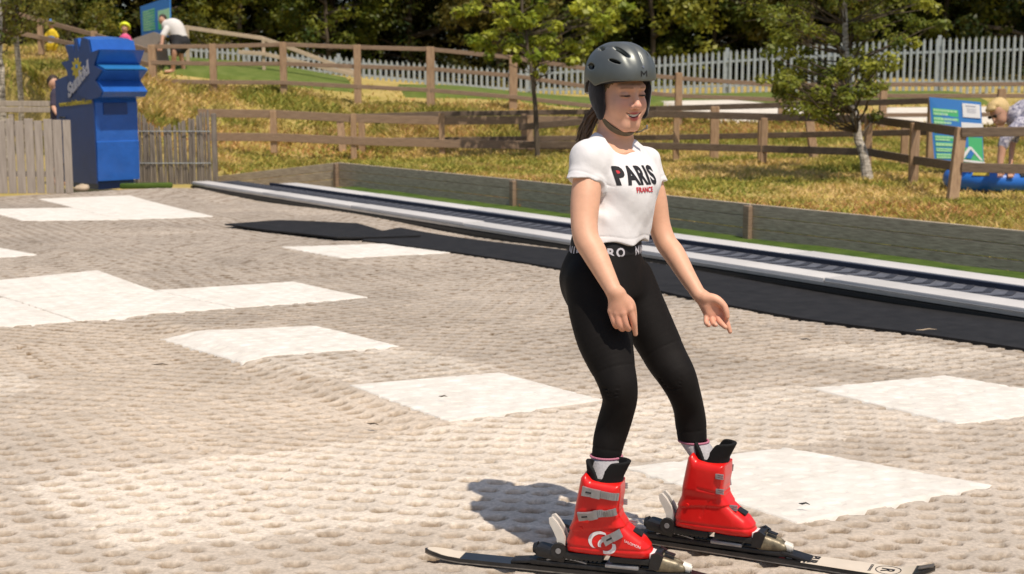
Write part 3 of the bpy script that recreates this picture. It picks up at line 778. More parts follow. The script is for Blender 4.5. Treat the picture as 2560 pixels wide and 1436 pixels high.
# ------------------------------------------------------------------ inflatable tube
def inflatable():
    c = G(2478, 474); c[2] = .14; r = empty('inflatable_tube', c - [0, 0, .14], "blue inflatable snow tube with a red end lying on the grass by the sign", 'inflatable')
    Rr, rr = .50, .14; nu, nv = 48, 20; V = []
    for i in range(nu):
        a = 2 * math.pi * i / nu
        for j in range(nv):
            b = 2 * math.pi * j / nv; q = Rr + rr * math.cos(b) * (1 + .03 * math.sin(a * 6))
            V.append(c + np.array([q * math.cos(a), q * math.sin(a), rr * math.sin(b) * (1 + .04 * math.sin(a * 5))]))
    Fc = np.array([(i * nv + j, ((i + 1) % nu) * nv + j, ((i + 1) % nu) * nv + (j + 1) % nv, i * nv + (j + 1) % nv) for i in range(nu) for j in range(nv)])
    mk('ring', V, Fc, MT['tube_blue'], r, True)
    def arc(a0, a1, b0, b1, extra, name, m, n=10):
        V = []
        for a in np.linspace(a0, a1, n):
            for b in np.linspace(b0, b1, 8):
                q = Rr + (rr + extra) * math.cos(b); V.append(c + np.array([q * math.cos(a), q * math.sin(a), (rr + extra * 1.6) * math.sin(b)]))
        mk(name, V, grid_faces(n, 8), m, r, True)
    arc(-1.05, -.45, -1.2, 1.5, .012, 'red_end', MT['tube_red'])
    arc(-2.3, -1.95, .55, .95, .010, 'handle_patch', MT['yellow'])
    arc(-1.28, -1.12, .5, 1.0, .010, 'valve', MT['black'])
inflatable()
# small things by the foot of the blue post
def lump(name, px, py, rad, m, label, cat, sq=.6, seed=1, d=None):
    c = G(px, py) if d is None else P(px, py, d); bm = bmesh.new(); bmesh.ops.create_icosphere(bm, subdivisions=3, radius=1)
    V = np.array([v.co[:] for v in bm.verts]); Fc = [[v.index for v in f.verts] for f in bm.faces]; bm.free()
    k = .8 + .45 * fbm(V[:, 0] * 1.6 + seed, V[:, 1] * 1.6 + V[:, 2], 2, seed)
    V = V * k[:, None] * np.array([rad, rad * .8, rad * sq]); V[:, 2] = np.maximum(V[:, 2], -rad * sq * .7)
    o = mk(name, c + V + np.array([0, 0, rad * sq * .6]), Fc, m, None, True); return tag(o, label, cat)
lump('stone', 205, 476, .10, MT['stone'], "pale sandy stone at the foot of the blue padded post", 'stone', .5, 3)
lump('end_stop', 337, 460, .07, MT['white_plastic'], "white plastic lump by the right foot of the blue post", 'end stop', .5, 6)
lump('end_stop', 508, 458, .085, MT['white_plastic'], "white plastic lump at the head of the conveyor belt", 'end stop', .5, 9)
def turf_roll():
    a, b = G(300, 472), G(432, 470); mb = MB(); mb.bar(a + [0, 0, .035], b + [0, 0, .035], .22, .07, bev=.03)
    tag(mb.build('turf_roll', MT['turf'], None, True), "strip of green turf lying in front of the blue post", 'turf')
turf_roll()
def litter():
    for px, py, L_, m, lab, cat in ((2010, 1282, .018, 'black', "thin black curved scrap on the big white mat", 'scrap'), (1108, 1008, .02, 'bark', "small brown leaf on the white mat left of the girl", 'leaf'),
                               (2315, 838, .06, 'wood_pale', "pale straw stalk on the black rubber strip", 'stalk'), (2012, 862, .03, 'black', "black scrap on the grey slope below the rubber strip", 'scrap'),
                               (932, 1062, .03, 'bark', "brown fleck of debris on the tan part of the slope", 'debris'), (400, 912, .045, 'bark', "brown leaf fragment on the tan slope at the left", 'leaf')):
        c = G(px, py); c[2] = .03 + float(swell(np.array([c[0]]), np.array([c[1]]))[0]); mb = MB()
        a = rng.uniform(-.4, .4); d = np.array([math.cos(a), math.sin(a), 0]); n = np.array([-d[1], d[0], 0])
        mb.tube([c - d * L_ + n * L_ * .2, c - d * L_ * .4, c + d * L_ * .3 + [0, 0, .004], c + d * L_ - n * L_ * .25], [.001, .0035, .003, .001], 6)
        tag(mb.build('scrap' if cat == 'scrap' else cat, MT[m], None, True), lab, cat)
litter()

# ------------------------------------------------------------------ grass
def grass():
    N = 150000
    V = []; x = []; 
    d = rng.uniform(0, 1, N * 3) ** .8 * 29 + 9.5
    px = rng.uniform(-250, 2810, N * 3)
    X = d * (px - 1280) / F_PX; Y = d * math.cos(PITCH) + 0
    t = X * VS[0] + Y * VS[1] - S0
    den = fbm(X * 1.3, Y * 1.3, 3, 301)
    keep = (t > NW + .05) & (rng.uniform(0, 1, N * 3) < .25 + 1.1 * den)
    # nothing tall on the played lanes behind the upper fence
    keep &= ~((Y > 33.3) & (px > 380) & (rng.uniform(0, 1, N * 3) < .93))
    e0 = G(430, 465); keep &= ~((px < 545) & (Y < 19.8))
    X, Y, d, px = X[keep][:N], Y[keep][:N], d[keep][:N], px[keep][:N]; n = len(X)
    z = terr(X, Y) + (fbm(X * .9, Y * .9, 4, 200) - .5) * .16
    tall = fbm(X * .55, Y * .55, 3, 310)
    bank = sst(27.5, 29.5, Y) * (1 - sst(33, 35, Y)) + (px < 420) * .6
    h = (.03 + .09 * tall + .10 * bank * tall) * rng.uniform(.5, 1.5, n)
    w = (.010 + .00055 * d) * rng.uniform(.6, 1.3, n)
    a = rng.uniform(0, 2 * np.pi, n); lean = rng.uniform(.2, 1.5, n); b = rng.uniform(0, 2 * np.pi, n)
    base = np.stack([X, Y, z - .02], 1); sd = np.stack([np.cos(a), np.sin(a), 0 * a], 1) * w[:, None]
    ld = np.stack([np.cos(b) * lean, np.sin(b) * lean, np.ones(n)], 1)
    mid = base + ld * (h * .55)[:, None] * np.array([.6, .6, 1]); tip = base + ld * h[:, None]
    VV = np.stack([base - sd, base + sd, mid + sd * .7, tip, mid - sd * .7], 1).reshape(-1, 3)
    F_ = (np.arange(n) * 5)[:, None] + np.arange(5)[None]
    g = fbm(X * .7, Y * .7, 4, 320); g2 = fbm(X * .25 + 9, Y * .25, 3, 330); r1 = rng.uniform(0, 1, n)
    straw = np.array([.76, .555, .24]); green = np.array([.30, .32, .065]); rust = np.array([.60, .33, .14]); olive = np.array([.54, .45, .11])
    s = np.clip((g - .50) * 7 + .35 + .4 * (r1 - .5), 0, 1)[:, None]
    c = green * (1 - s) + straw * s
    k = (np.clip((g2 - .52) * 6, 0, 1) * (r1 > .45))[:, None]; c = c * (1 - k) + rust * k
    k = (rng.uniform(0, 1, n) > .6)[:, None] * .8; c = c * (1 - k) + olive * k
    c = c * rng.uniform(.82, 1.15, n)[:, None]
    o = mk('rough_grass', VV, F_, MT['grass'], None, False, origin=(0, 0, 0), colors=np.repeat(c, 5, 0))
    tag(o, "rough dry summer grass and weeds on the lawn and bank", 'grass', None, 'stuff')
grass()

# ------------------------------------------------------------------ trees
def leaf_cloud(centers, radii, n_per, size, cols, seed=0, droop=.0):
    g = np.random.default_rng(seed); Vs = []; Cs = []
    for (c, r) in zip(centers, radii):
        n = n_per if np.isscalar(n_per) else int(n_per[0] * (r / np.mean(radii)) ** 2) + 4
        q = g.normal(0, 1, (n, 3)); q /= np.linalg.norm(q, axis=1)[:, None]; q *= (g.uniform(0, 1, n) ** .4)[:, None]
        p = c + q * np.array([r, r, r * .7])
        nr = q + g.normal(0, .5, (n, 3)) + np.array([0, 0, .7]); nr /= np.linalg.norm(nr, axis=1)[:, None]
        a = np.cross(nr, g.normal(0, 1, (n, 3))); a /= np.linalg.norm(a, axis=1)[:, None]; b = np.cross(nr, a)
        s = size * g.uniform(.6, 1.4, n)[:, None]
        Vs.append(np.stack([p - a * s * .5, p + b * s * .3 - nr * s * .08, p + a * s * .55, p - b * s * .3 - nr * s * .08], 1).reshape(-1, 3))
        k = g.uniform(0, 1); cc = cols[0] * (1 - k) + cols[1] * k
        m = g.uniform(0, 1, n)[:, None]; ck = cc * (.75 + .5 * m); hue = g.uniform(-1, 1, n)[:, None] * np.array([.018, .0, -.004])
        Cs.append(np.repeat(np.clip(ck + hue, .004, 1), 4, 0))
    V = np.concatenate(Vs); return V, np.arange(len(V)).reshape(-1, 4), np.concatenate(Cs)
def branch_pts(a, b, g, wob=.12, n=5):
    a = np.asarray(a, float); b = np.asarray(b, float); L_ = np.linalg.norm(b - a)
    return [a + (b - a) * t + (g.normal(0, wob, 3) * L_ * .3 * math.sin(math.pi * t)) for t in np.linspace(0, 1, n)]
def wood_tree(seed, H, rad, cols, leaf=.17, clumps=215, low=.0):
    g = np.random.default_rng(seed); cs = []; rs = []
    for i in range(clumps):
        t = g.uniform(0, 1) ** .8; z = low + t * (H - low)
        rr = rad * (.55 + .45 * math.sin(math.pi * min(1, t * .8 + .18))) * g.uniform(.45, 1.0) ** .6
        a = g.uniform(0, 2 * math.pi); cs.append(np.array([rr * math.cos(a), rr * math.sin(a), z])); rs.append(g.uniform(.3, .85) * (.75 if z < 2.5 else 1))
    V, F_, C_ = leaf_cloud(cs, rs, (70,), leaf, cols, seed)
    mb = MB(); top = np.array([0, 0, H * .8]); mb.tube(branch_pts((0, 0, -.3), top, g, .04, 7), np.linspace(.10, .03, 7), 8)
    for c in cs[::6]: mb.tube(branch_pts((0, 0, max(.5, c[2] * .75)), c, g, .15, 4), np.linspace(.055, .012, 4), 5)
    return (V, F_, C_), mb
def wood():
    pr = []
    pal = [(np.array([.05, .08, .012]), np.array([.21, .23, .03])), (np.array([.08, .11, .014]), np.array([.31, .31, .04])), (np.array([.065, .075, .014]), np.array([.26, .215, .045])), (np.array([.025, .042, .008]), np.array([.085, .10, .018]))]
    names = ["mid green leafy tree in the wood behind the palisade fence", "yellow-green leafy tree in the wood behind the palisade fence", "olive brown leafy tree in the wood behind the palisade fence", "dark leafy tree at the back of the wood behind the palisade fence"]
    for k in range(4):
        (V, F_, C_), mb = wood_tree(50 + k, 8.5, 2.5, pal[k])
        root = empty('leafy_tree', (0, 0, 0), names[k], 'tree', 'trees of the wood behind the palisade')
        mk('crown', V, F_, MT['leaf'], root, False, colors=C_, local=True); mb.build('trunk', MT['bark'], root, True, local=True)
        pr.append((root, [False]))
    def put(k, px, d, rz, sc):
        root, used = pr[k]; x = (px - 1280) / F_PX * d; y = d
        if not used[0]: o = root; used[0] = True
        else:
            o = root.copy(); link(o)
            for ch in list(root.children):
                c = ch.copy(); link(c); c.parent = o
        o.location = (x, y, float(terr(x, min(y, 60))) - .1); o.rotation_euler = (0, 0, rz); o.scale = (sc, sc, sc)
    g = np.random.default_rng(5)
    order = [0, 1, 0, 2, 1, 0, 3, 2, 0, 1, 0, 2, 0, 1, 3, 0]
    for i, px in enumerate(np.linspace(-150, 2750, 16)):
        put(order[i], px + g.uniform(-60, 60), 52 + g.uniform(-2, 3.5) - (3 if px < 420 else 0), g.uniform(0, 6.3), g.uniform(.9, 1.2))
    for i, px in enumerate(np.linspace(-300, 2900, 17)):
        put([3, 0, 3, 2][i % 4] if i % 2 else 3, px + g.uniform(-60, 60), 58.5 + g.uniform(-1, 2.5), g.uniform(0, 6.3), g.uniform(1.05, 1.3))
    for i, px in enumerate(np.linspace(-350, 2950, 24)):
        put(3, px + g.uniform(-60, 60), 64 + g.uniform(-1, 2), g.uniform(0, 6.3), g.uniform(1.25, 1.5))
    for i, px in enumerate(np.linspace(-350, 2950, 24)):
        put(3, px + g.uniform(-60, 60), 68.5 + g.uniform(-1, 2), g.uniform(0, 6.3), g.uniform(1.3, 1.6))
wood()

def small_tree(name, label, pts, radii, bark, clumps, cols, leaf, seed, group=None, per=40, twig=3, cat='tree'):
    """trunk through surveyed points; leaf clumps at surveyed points, each on its own twig"""
    g = np.random.default_rng(seed)
    tp = [P(*p) for p in pts]; tp[0] = on_ground(*pts[0]) - np.array([0, 0, .1])
    r = empty(name, tp[0] + np.array([0, 0, .1]), label, cat, group)
    fine = []; fr = []
    for i in range(len(tp) - 1):
        for t in np.linspace(0, 1, 5)[:-1 if i < len(tp) - 2 else None]:
            fine.append(tp[i] * (1 - t) + tp[i + 1] * t + g.normal(0, .012, 3)); fr.append(radii[i] * (1 - t) + radii[i + 1] * t)
    mb = MB(); mb.tube(fine, fr, 10); mb.build('trunk', bark, r, True)
    fa = np.array(fine); tw = MB()
    cs = []; rs = []
    for (px, py, d, rad) in clumps:
        c = P(px, py, d); cs.append(c); rs.append(rad)
        k = int(np.argmin(((fa - (c - np.array([0, 0, .35]))) ** 2).sum(1)))
        tw.tube(branch_pts(fa[k], c, g, .12, 5), np.linspace(max(.006, fr[k] * .3), .004, 5), 5)
        for j in range(twig): tw.tube([c + g.normal(0, .03, 3), c + g.normal(0, rad * .6, 3)], [.004, .0015], 4)
    if tw.V: tw.build('branches', MT['bark'], r, True)
    V, F_, C_ = leaf_cloud(cs, rs, per, leaf, cols, seed + 1)
    mk('crown', V, F_, MT['leaf'], r, False, colors=C_)
    return r
def garden_trees():
    g = np.random.default_rng(77)
    # birch on the lawn
    cl = []
    db = 20.6
    for i in range(205):
        t = g.uniform(0, 1)
        py = -260 + t * 560; half = np.interp(py, [-260, -60, 60, 150, 220, 300], [150, 240, 235, 190, 130, 60])
        cx = np.interp(py, [-260, 100, 200, 300], [2110, 2115, 2085, 2050])
        px = cx + half * g.uniform(-1, 1)
        if py > 150 and px > 2180 and g.uniform() < .55: continue
        cl.append((px, py, db + g.uniform(-1.1, 1.1), g.uniform(.09, .24)))
    for px, py in ((1945, 225), (1980, 235), (1910, 200), (2020, 245), (2060, 270), (2040, 255), (1960, 180), (2245, 110), (2330, 65), (2360, 60), (1990, 205), (2070, 300), (2190, 290)):
        cl.append((px, py, db + g.uniform(-.5, .5), .14))
    small_tree('birch_tree', "slim birch with peeling white trunk standing on the lawn by the fence corner",
               [(2172, 462, 20.3), (2160, 400, 20.4), (2140, 310, 20.5), (2120, 200, 20.6), (2112, 60, 20.6), (2105, -150, 20.6), (2110, -330, 20.6)], [.10, .07, .062, .052, .042, .03, .012],
               MT['birch'], cl, (np.array([.11, .145, .018]), np.array([.36, .37, .05])), .075, 81, per=64)
    # maple sapling
    cl = []; ds = 25.8
    for px, py, rad in ((1175, 100, .2), (1215, 95, .2), (1250, 75, .22), (1290, 60, .25), (1300, 105, .25), (1330, 110, .25), (1380, 95, .25), (1420, 100, .22), (1460, 115, .2), (1360, 140, .22), (1400, 140, .2),
                        (1270, 110, .22), (1240, 125, .16), (1205, 110, .16), (1150, 20, .2), (1200, 15, .22), (1260, 5, .25), (1330, 10, .25), (1430, 20, .25), (1480, 10, .25), (1520, 35, .22), (1550, 15, .2), (1470, 50, .22),
                        (1500, 75, .2), (1540, 60, .16), (1330, 60, .25), (1390, 55, .22), (1300, -60, .3), (1400, -80, .3), (1200, -60, .3), (1500, -60, .3), (1350, -160, .35), (1250, -150, .3), (1440, -170, .3), (1310, 160, .12), (1350, 170, .1), (1440, 150, .16)):
        for j in range(2): cl.append((px + g.uniform(-25, 25), py + g.uniform(-18, 18), ds + g.uniform(-.7, .7), rad * .75))
    small_tree('sapling_tree', "young maple sapling with bright green leaves and a thin dark trunk in mid lawn",
               [(1346, 392, 25.8), (1340, 300, 25.8), (1332, 205, 25.8), (1318, 120, 25.8), (1305, 0, 25.8), (1300, -160, 25.8)], [.052, .045, .036, .03, .022, .01],
               MT['bark'], cl, (np.array([.20, .26, .022]), np.array([.50, .52, .06])), .13, 91, per=34)
    # birches at the left edge
    cl = [(g.uniform(-80, 130), g.uniform(-120, 60), 30 + g.uniform(-1, 1), g.uniform(.18, .35)) for i in range(60)]
    small_tree('birch_tree', "thin pale birch trunk on the hill at the upper left, near the child in yellow", [(45, 150, 31), (42, 90, 31), (36, 0, 31), (30, -150, 31)], [.07, .06, .055, .03], MT['birch'], cl,
               (np.array([.07, .085, .014]), np.array([.22, .205, .03])), .09, 101, per=40)
    cl = [(g.uniform(-120, 60), g.uniform(-180, 120), 24 + g.uniform(-1, 1), g.uniform(.12, .3)) for i in range(36)]
    small_tree('birch_tree', "pale birch trunk cut by the left edge behind the grey rail", [(6, 300, 24.2), (4, 200, 24.2), (-2, 90, 24.2), (-8, -100, 24.2)], [.07, .062, .055, .03], MT['birch'], cl,
               (np.array([.07, .085, .014]), np.array([.22, .205, .03])), .08, 111, per=36)
    # bushes on the hill at the left
    for px, py, d, rad, lab, sd in ((60, 110, 38.5, .95, "yellow-green bush on the hill behind the child in yellow", 1), (190, 75, 41, 1.2, "rounded green bush on the hill above the blue post", 2), (520, 100, 48.0, 1.2, "dark green bush behind the pale handrail", 3), (1480, 215, 48, 1.0, "low bush behind the palisade in line with the girl", 4)):
        c = on_ground(px, py, d); cs = [c + np.array([g.uniform(-1, 1) * rad, g.uniform(-.6, .6) * rad, abs(g.normal(.5, .4)) * rad + .15]) for i in range(34)]
        r = empty('bush', c, lab, 'bush')
        V, F_, C_ = leaf_cloud(cs, [rad * .32] * 34, 42, .12, (np.array([.07, .085, .014]), np.array([.23, .21, .03])), 130 + sd)
        mk('foliage', V, F_, MT['leaf'], r, False, colors=C_)
        mb = MB()
        for q in cs[:8]: mb.tube(branch_pts(c - [0, 0, .1], q, g), np.linspace(.03, .008, 5), 5)
        mb.build('stems', MT['bark'], r, True)
garden_trees()
# ------------------------------------------------------------------ implicit-surface modelling
class Sdf:
    """smooth union / subtraction of primitives, each with a bounding box, polygonised by surface nets"""
    def __init__(s): s.ops = []
    def add(s, f, lo, hi, k=.01, mode='u'):
        s.ops.append((f, np.asarray(lo, float), np.asarray(hi, float), k, mode)); return s
    def cap(s, a, b, ra, rb=None, k=.01, mode='u'):
        a = np.asarray(a, float); b = np.asarray(b, float); rb = ra if rb is None else rb; ba = b - a; L2 = ba @ ba + 1e-12
        def f(Q):
            pa = Q - a; t = np.clip(pa @ ba / L2, 0, 1)
            return np.linalg.norm(pa - t[:, None] * ba, axis=1) - (ra + (rb - ra) * t)
        m = max(ra, rb); return s.add(f, np.minimum(a, b) - m, np.maximum(a, b) + m, k, mode)
    def chain(s, pts, rad, k=.01, mode='u', sub_=6):
        """one limb: a smooth curve through the joints, radius eased along it"""
        p = np.array(pts, float); r = np.array(rad, float); n = len(p); q = []; rr = []
        for i in range(n - 1):
            p0 = p[i - 1] if i else 2 * p[0] - p[1]; p3 = p[i + 2] if i + 2 < n else 2 * p[-1] - p[-2]
            r0 = r[i - 1] if i else r[0]; r3 = r[i + 2] if i + 2 < n else r[-1]
            for t in np.linspace(0, 1, sub_ + 1)[:(None if i == n - 2 else -1)]:
                w = (-.5 * t + t * t - .5 * t ** 3, 1 - 2.5 * t * t + 1.5 * t ** 3, .5 * t + 2 * t * t - 1.5 * t ** 3, -.5 * t * t + .5 * t ** 3)
                q.append(w[0] * p0 + w[1] * p[i] + w[2] * p[i + 1] + w[3] * p3); rr.append(w[0] * r0 + w[1] * r[i] + w[2] * r[i + 1] + w[3] * r3)
        q = np.array(q); rr = np.array(rr)
        def f(Q):
            d = np.full(len(Q), 1e3)
            for a, b, ra, rb in zip(q[:-1], q[1:], rr[:-1], rr[1:]):
                ba = b - a; pa = Q - a; t = np.clip(pa @ ba / (ba @ ba + 1e-12), 0, 1)
                d = np.minimum(d, np.linalg.norm(pa - t[:, None] * ba, axis=1) - (ra + (rb - ra) * t))
            return d
        m = rr.max(); return s.add(f, q.min(0) - m, q.max(0) + m, k, mode)
    def ell(s, c, r, A=None, k=.01, mode='u'):
        c = np.asarray(c, float); r = np.asarray(r, float); A = np.eye(3) if A is None else np.asarray(A, float)
        def f(Q):
            q = (Q - c) @ A.T / r; k0 = np.linalg.norm(q, axis=1); k1 = np.linalg.norm(q / r, axis=1) + 1e-9
            return k0 * (k0 - 1) / k1
        e = np.sqrt(((A * r[:, None]) ** 2).sum(0)); return s.add(f, c - e, c + e, k, mode)
    def loft(s, st, yaw, k=.01, mode='u', power=2.0):
        """stations (centre, half width, half depth) joined upright; yaw (radians) is the facing"""
        C_ = np.array([q[0] for q in st], float); a = np.array([q[1] for q in st], float); b = np.array([q[2] for q in st], float)
        o = np.argsort(C_[:, 2]); C_, a, b = C_[o], a[o], b[o]; z = C_[:, 2]
        f_ = np.array([math.sin(yaw), -math.cos(yaw)]); l_ = np.array([math.cos(yaw), math.sin(yaw)])
        zz = np.linspace(z[0], z[-1], 60)
        def sm(v):
            t = np.interp(zz, z, v); 
            for _ in range(6): t[1:-1] = (t[:-2] + 2 * t[1:-1] + t[2:]) / 4
            return t
        cx, cy, aa, bb = sm(C_[:, 0]), sm(C_[:, 1]), sm(a), sm(b)
        def f(Q):
            h = Q[:, 2]; x = Q[:, 0] - np.interp(h, zz, cx); y = Q[:, 1] - np.interp(h, zz, cy)
            A_ = np.interp(h, zz, aa); B_ = np.interp(h, zz, bb)
            u = np.abs(x * l_[0] + y * l_[1]) / A_; v = np.abs(x * f_[0] + y * f_[1]) / B_
            r = (u ** power + v ** power) ** (1 / power)
            d = (r - 1) * np.minimum(A_, B_); dz = np.maximum(z[0] - h, h - z[-1])
            return np.maximum(d, dz)
        m = max(a.max(), b.max()); lo = C_.min(0) - m; hi = C_.max(0) + m; lo[2] = z[0]; hi[2] = z[-1]
        return s.add(f, lo, hi, k, mode)
    def __call__(s, Q, lo=None, hi=None, pad=0.0):
        d = np.full(len(Q), 1e3)
        for f, l, h, k, mode in s.ops:
            if lo is not None:
                m = k + pad
                if (l - m > hi).any() or (h + m < lo).any(): continue
            v = f(Q)
            if mode == 'u':
                w = np.clip(k - np.abs(d - v), 0, None) / max(k, 1e-9); d = np.minimum(d, v) - w * w * k * .25
            elif mode == 's':
                v = -v; w = np.clip(k - np.abs(d - v), 0, None) / max(k, 1e-9); d = np.maximum(d, v) + w * w * k * .25
            elif mode == 'i':
                w = np.clip(k - np.abs(d - v), 0, None) / max(k, 1e-9); d = np.maximum(d, v) + w * w * k * .25
            elif mode == 'd': d = d + v
        return d
    def mesh(s, h, pad=.012, lo=None, hi=None):
        u = [o for o in s.ops if o[4] == 'u']
        if lo is None: lo = np.min([o[1] for o in u], 0) - pad
        if hi is None: hi = np.max([o[2] for o in u], 0) + pad
        n = np.ceil((hi - lo) / h).astype(int) + 2; B = 16
        D = np.full(n, 1e3, np.float32)
        for bi in range(0, n[0], B):
            for bj in range(0, n[1], B):
                for bk in range(0, n[2], B):
                    e = np.minimum([bi + B, bj + B, bk + B], n); b0 = lo + np.array([bi, bj, bk]) * h; b1 = lo + (e - 1) * h
                    if not any(((o[1] - o[3] - h * 3 < b1) & (o[2] + o[3] + h * 3 > b0)).all() for o in u): continue
                    c = (b0 + b1) / 2; half = np.linalg.norm(b1 - b0) / 2
                    dc = s(c[None], b0, b1, h * 3)[0]
                    if abs(dc) > half * 1.9 + .02:
                        D[bi:e[0], bj:e[1], bk:e[2]] = 1e3 if dc > 0 else -1e3; continue
                    gx, gy, gz = [np.arange(a, b) * h + lo[i] for i, (a, b) in enumerate(((bi, e[0]), (bj, e[1]), (bk, e[2])))]
                    Q = np.stack(np.meshgrid(gx, gy, gz, indexing='ij'), -1).reshape(-1, 3)
                    D[bi:e[0], bj:e[1], bk:e[2]] = s(Q, b0, b1, h * 3).reshape(len(gx), len(gy), len(gz))
        return surface_nets(D, lo, h)
def surface_nets(D, lo, h):
    S = D < 0; n = np.array(D.shape)
    c = np.zeros(n - 1, np.int8)
    cs = [(i, j, k) for i in (0, 1) for j in (0, 1) for k in (0, 1)]
    for (i, j, k) in cs: c += S[i:n[0] - 1 + i, j:n[1] - 1 + j, k:n[2] - 1 + k]
    act = np.argwhere((c > 0) & (c < 8))
    v8 = {q: np.clip(D[act[:, 0] + q[0], act[:, 1] + q[1], act[:, 2] + q[2]], -4 * h, 4 * h) for q in cs}
    acc = np.zeros((len(act), 3)); cnt = np.zeros(len(act))
    for q in cs:
        for ax in range(3):
            if q[ax]: continue
            p = list(q); p[ax] = 1; a = v8[q]; b = v8[tuple(p)]
            m = (a < 0) != (b < 0); t = np.where(m, a / np.where(m, a - b, 1), 0)
            pos = np.array(q, float)[None] + 0 * acc; pos[:, ax] = t
            acc += pos * m[:, None]; cnt += m
    V = lo + (act + acc / cnt[:, None]) * h
    ix = np.full(n - 1, -1, np.int32); ix[act[:, 0], act[:, 1], act[:, 2]] = np.arange(len(act))
    Fs = []
    for ax in range(3):
        b, cx = [(1, 2), (2, 0), (0, 1)][ax]
        sl0 = [slice(None)] * 3; sl1 = [slice(None)] * 3; sl0[ax] = slice(0, -1); sl1[ax] = slice(1, None)
        A = S[tuple(sl0)]; Bn = S[tuple(sl1)]; e = np.argwhere(A != Bn)
        e = e[(e[:, b] > 0) & (e[:, cx] > 0) & (e[:, b] < n[b] - 1) & (e[:, cx] < n[cx] - 1)]
        def g(db, dc):
            q = e.copy(); q[:, b] -= db; q[:, cx] -= dc; return ix[q[:, 0], q[:, 1], q[:, 2]]
        quad = np.stack([g(1, 1), g(0, 1), g(0, 0), g(1, 0)], 1)
        s_ = A[e[:, 0], e[:, 1], e[:, 2]]; quad[~s_] = quad[~s_][:, ::-1]; Fs.append(quad)
    F_ = np.concatenate(Fs); F_ = F_[(F_ >= 0).all(1)]
    return V, F_
def relax(V, F_, it=1, w=.5):
    for _ in range(it):
        acc = np.zeros_like(V); cnt = np.zeros(len(V))
        for a, b in ((0, 1), (1, 2), (2, 3), (3, 0)):
            np.add.at(acc, F_[:, a], V[F_[:, b]]); np.add.at(acc, F_[:, b], V[F_[:, a]])
            cnt += np.bincount(F_[:, a], minlength=len(V)) + np.bincount(F_[:, b], minlength=len(V))
        V = V * (1 - w) + w * acc / np.maximum(cnt, 1)[:, None]
    return V
def n3(Q, f, seed=0):
    return (fbm(Q[:, 0] * f + Q[:, 2] * f * .37 + seed, Q[:, 1] * f + Q[:, 2] * f * .83, 3, seed) - .5)

MT['skin'] = mat('skin', attr=True, var=.075, vs=22, det=7, rough=.52, spec=.35, sss=.05, bump=.12, bs=170, bdist=.002)
MT['tee'] = mat('white_cotton', (.74, .72, .725), .9, spec=.15, bump=.35, bs=17, bdist=.010, sheen=.1)
MT['legging'] = mat('black_stretch_fabric', (.0085, .0070, .0066), .74, var=.15, vs=20, spec=.16, bump=.06, bs=300)
MT['legband'] = mat('black_waistband', (.011, .010, .011), .7, spec=.3, bump=.2, bs=350)
MT['print_black'] = mat('black_print', (.022, .021, .024), .7, spec=.2)
MT['print_red'] = mat('red_print', (.55, .035, .05), .7, spec=.2)
MT['print_white'] = mat('white_knit_print', (.52, .50, .54), .8, spec=.2)
MT['helmet'] = mat('graphite_shell', (.150, .160, .152), .44, var=.10, vs=7, metal=.6, coat=.06, spec=.5, bump=.03, bs=60)
MT['helmet_dk'] = mat('vent_black', (.012, .012, .013), .7)
MT['pad'] = mat('fleece_pad', (.012, .010, .013), .95, sheen=.3, bump=.4, bs=90, bdist=.003)
MT['strap'] = mat('olive_strap', (.125, .10, .062), .75, var=.15, vs=50, bump=.4, bs=260, bdist=.002)
MT['silver'] = mat('silver_emblem', (.32, .32, .34), .3, metal=.8)
MT['hair'] = mat('brown_hair', (.085, .050, .027), .5, base2=(.22, .135, .070), vs=30, stretch=(6, 6, .5), spec=.5, bump=.5, bs=90, bdist=.003)
MT['tooth'] = mat('tooth', (.86, .80, .70), .25, spec=.5)
MT['lash'] = mat('lash', (.05, .025, .015), .7)
MT['eye'] = mat('narrowed_eye', (.045, .030, .026), .15)
MT['mouth'] = mat('mouth_dark', (.06, .012, .01), .6)
MT['boot'] = mat('red_shell', (.62, .008, .007), .33, base2=(.72, .016, .012), vs=16, det=8, coat=.1, spec=.42, bump=.10, bs=40, bdist=.004)
MT['boot_grey'] = mat('buckle_grey', (.33, .33, .34), .38, metal=.55, var=.12, vs=60)
MT['liner'] = mat('black_liner', (.008, .0078, .008), .85, bump=.25, bs=80, bdist=.003, spec=.25)
MT['sock'] = mat('grey_rib_knit', (.40, .385, .40), .95, var=.12, vs=160, bump=.5, bs=260, bdist=.003)
MT['sock_pink'] = mat('pink_cuff', (.48, .17, .24), .95, bump=.4, bs=200)
MT['boot_white'] = mat('white_emblem', (.78, .72, .72), .45)
MT['ski_top'] = mat('ski_black', (.013, .012, .012), .32, var=.3, vs=20, coat=.3, bump=.05, bs=90)
MT['ski_cream'] = mat('ski_cream', (.70, .60, .47), .35, var=.05, vs=10, coat=.3)
MT['ski_edge'] = mat('ski_edge', (.20, .17, .14), .4, metal=.5, var=.3, vs=40)
MT['bind'] = mat('binding_black', (.013, .012, .012), .42, var=.4, vs=40, bump=.12, bs=70)
MT['bind_gold'] = mat('binding_grey_gold', (.17, .14, .09), .42, var=.45, vs=50, metal=.3, bump=.1, bs=80)
MT['bind_white'] = mat('binding_white', (.66, .62, .55), .35, var=.1, vs=20)

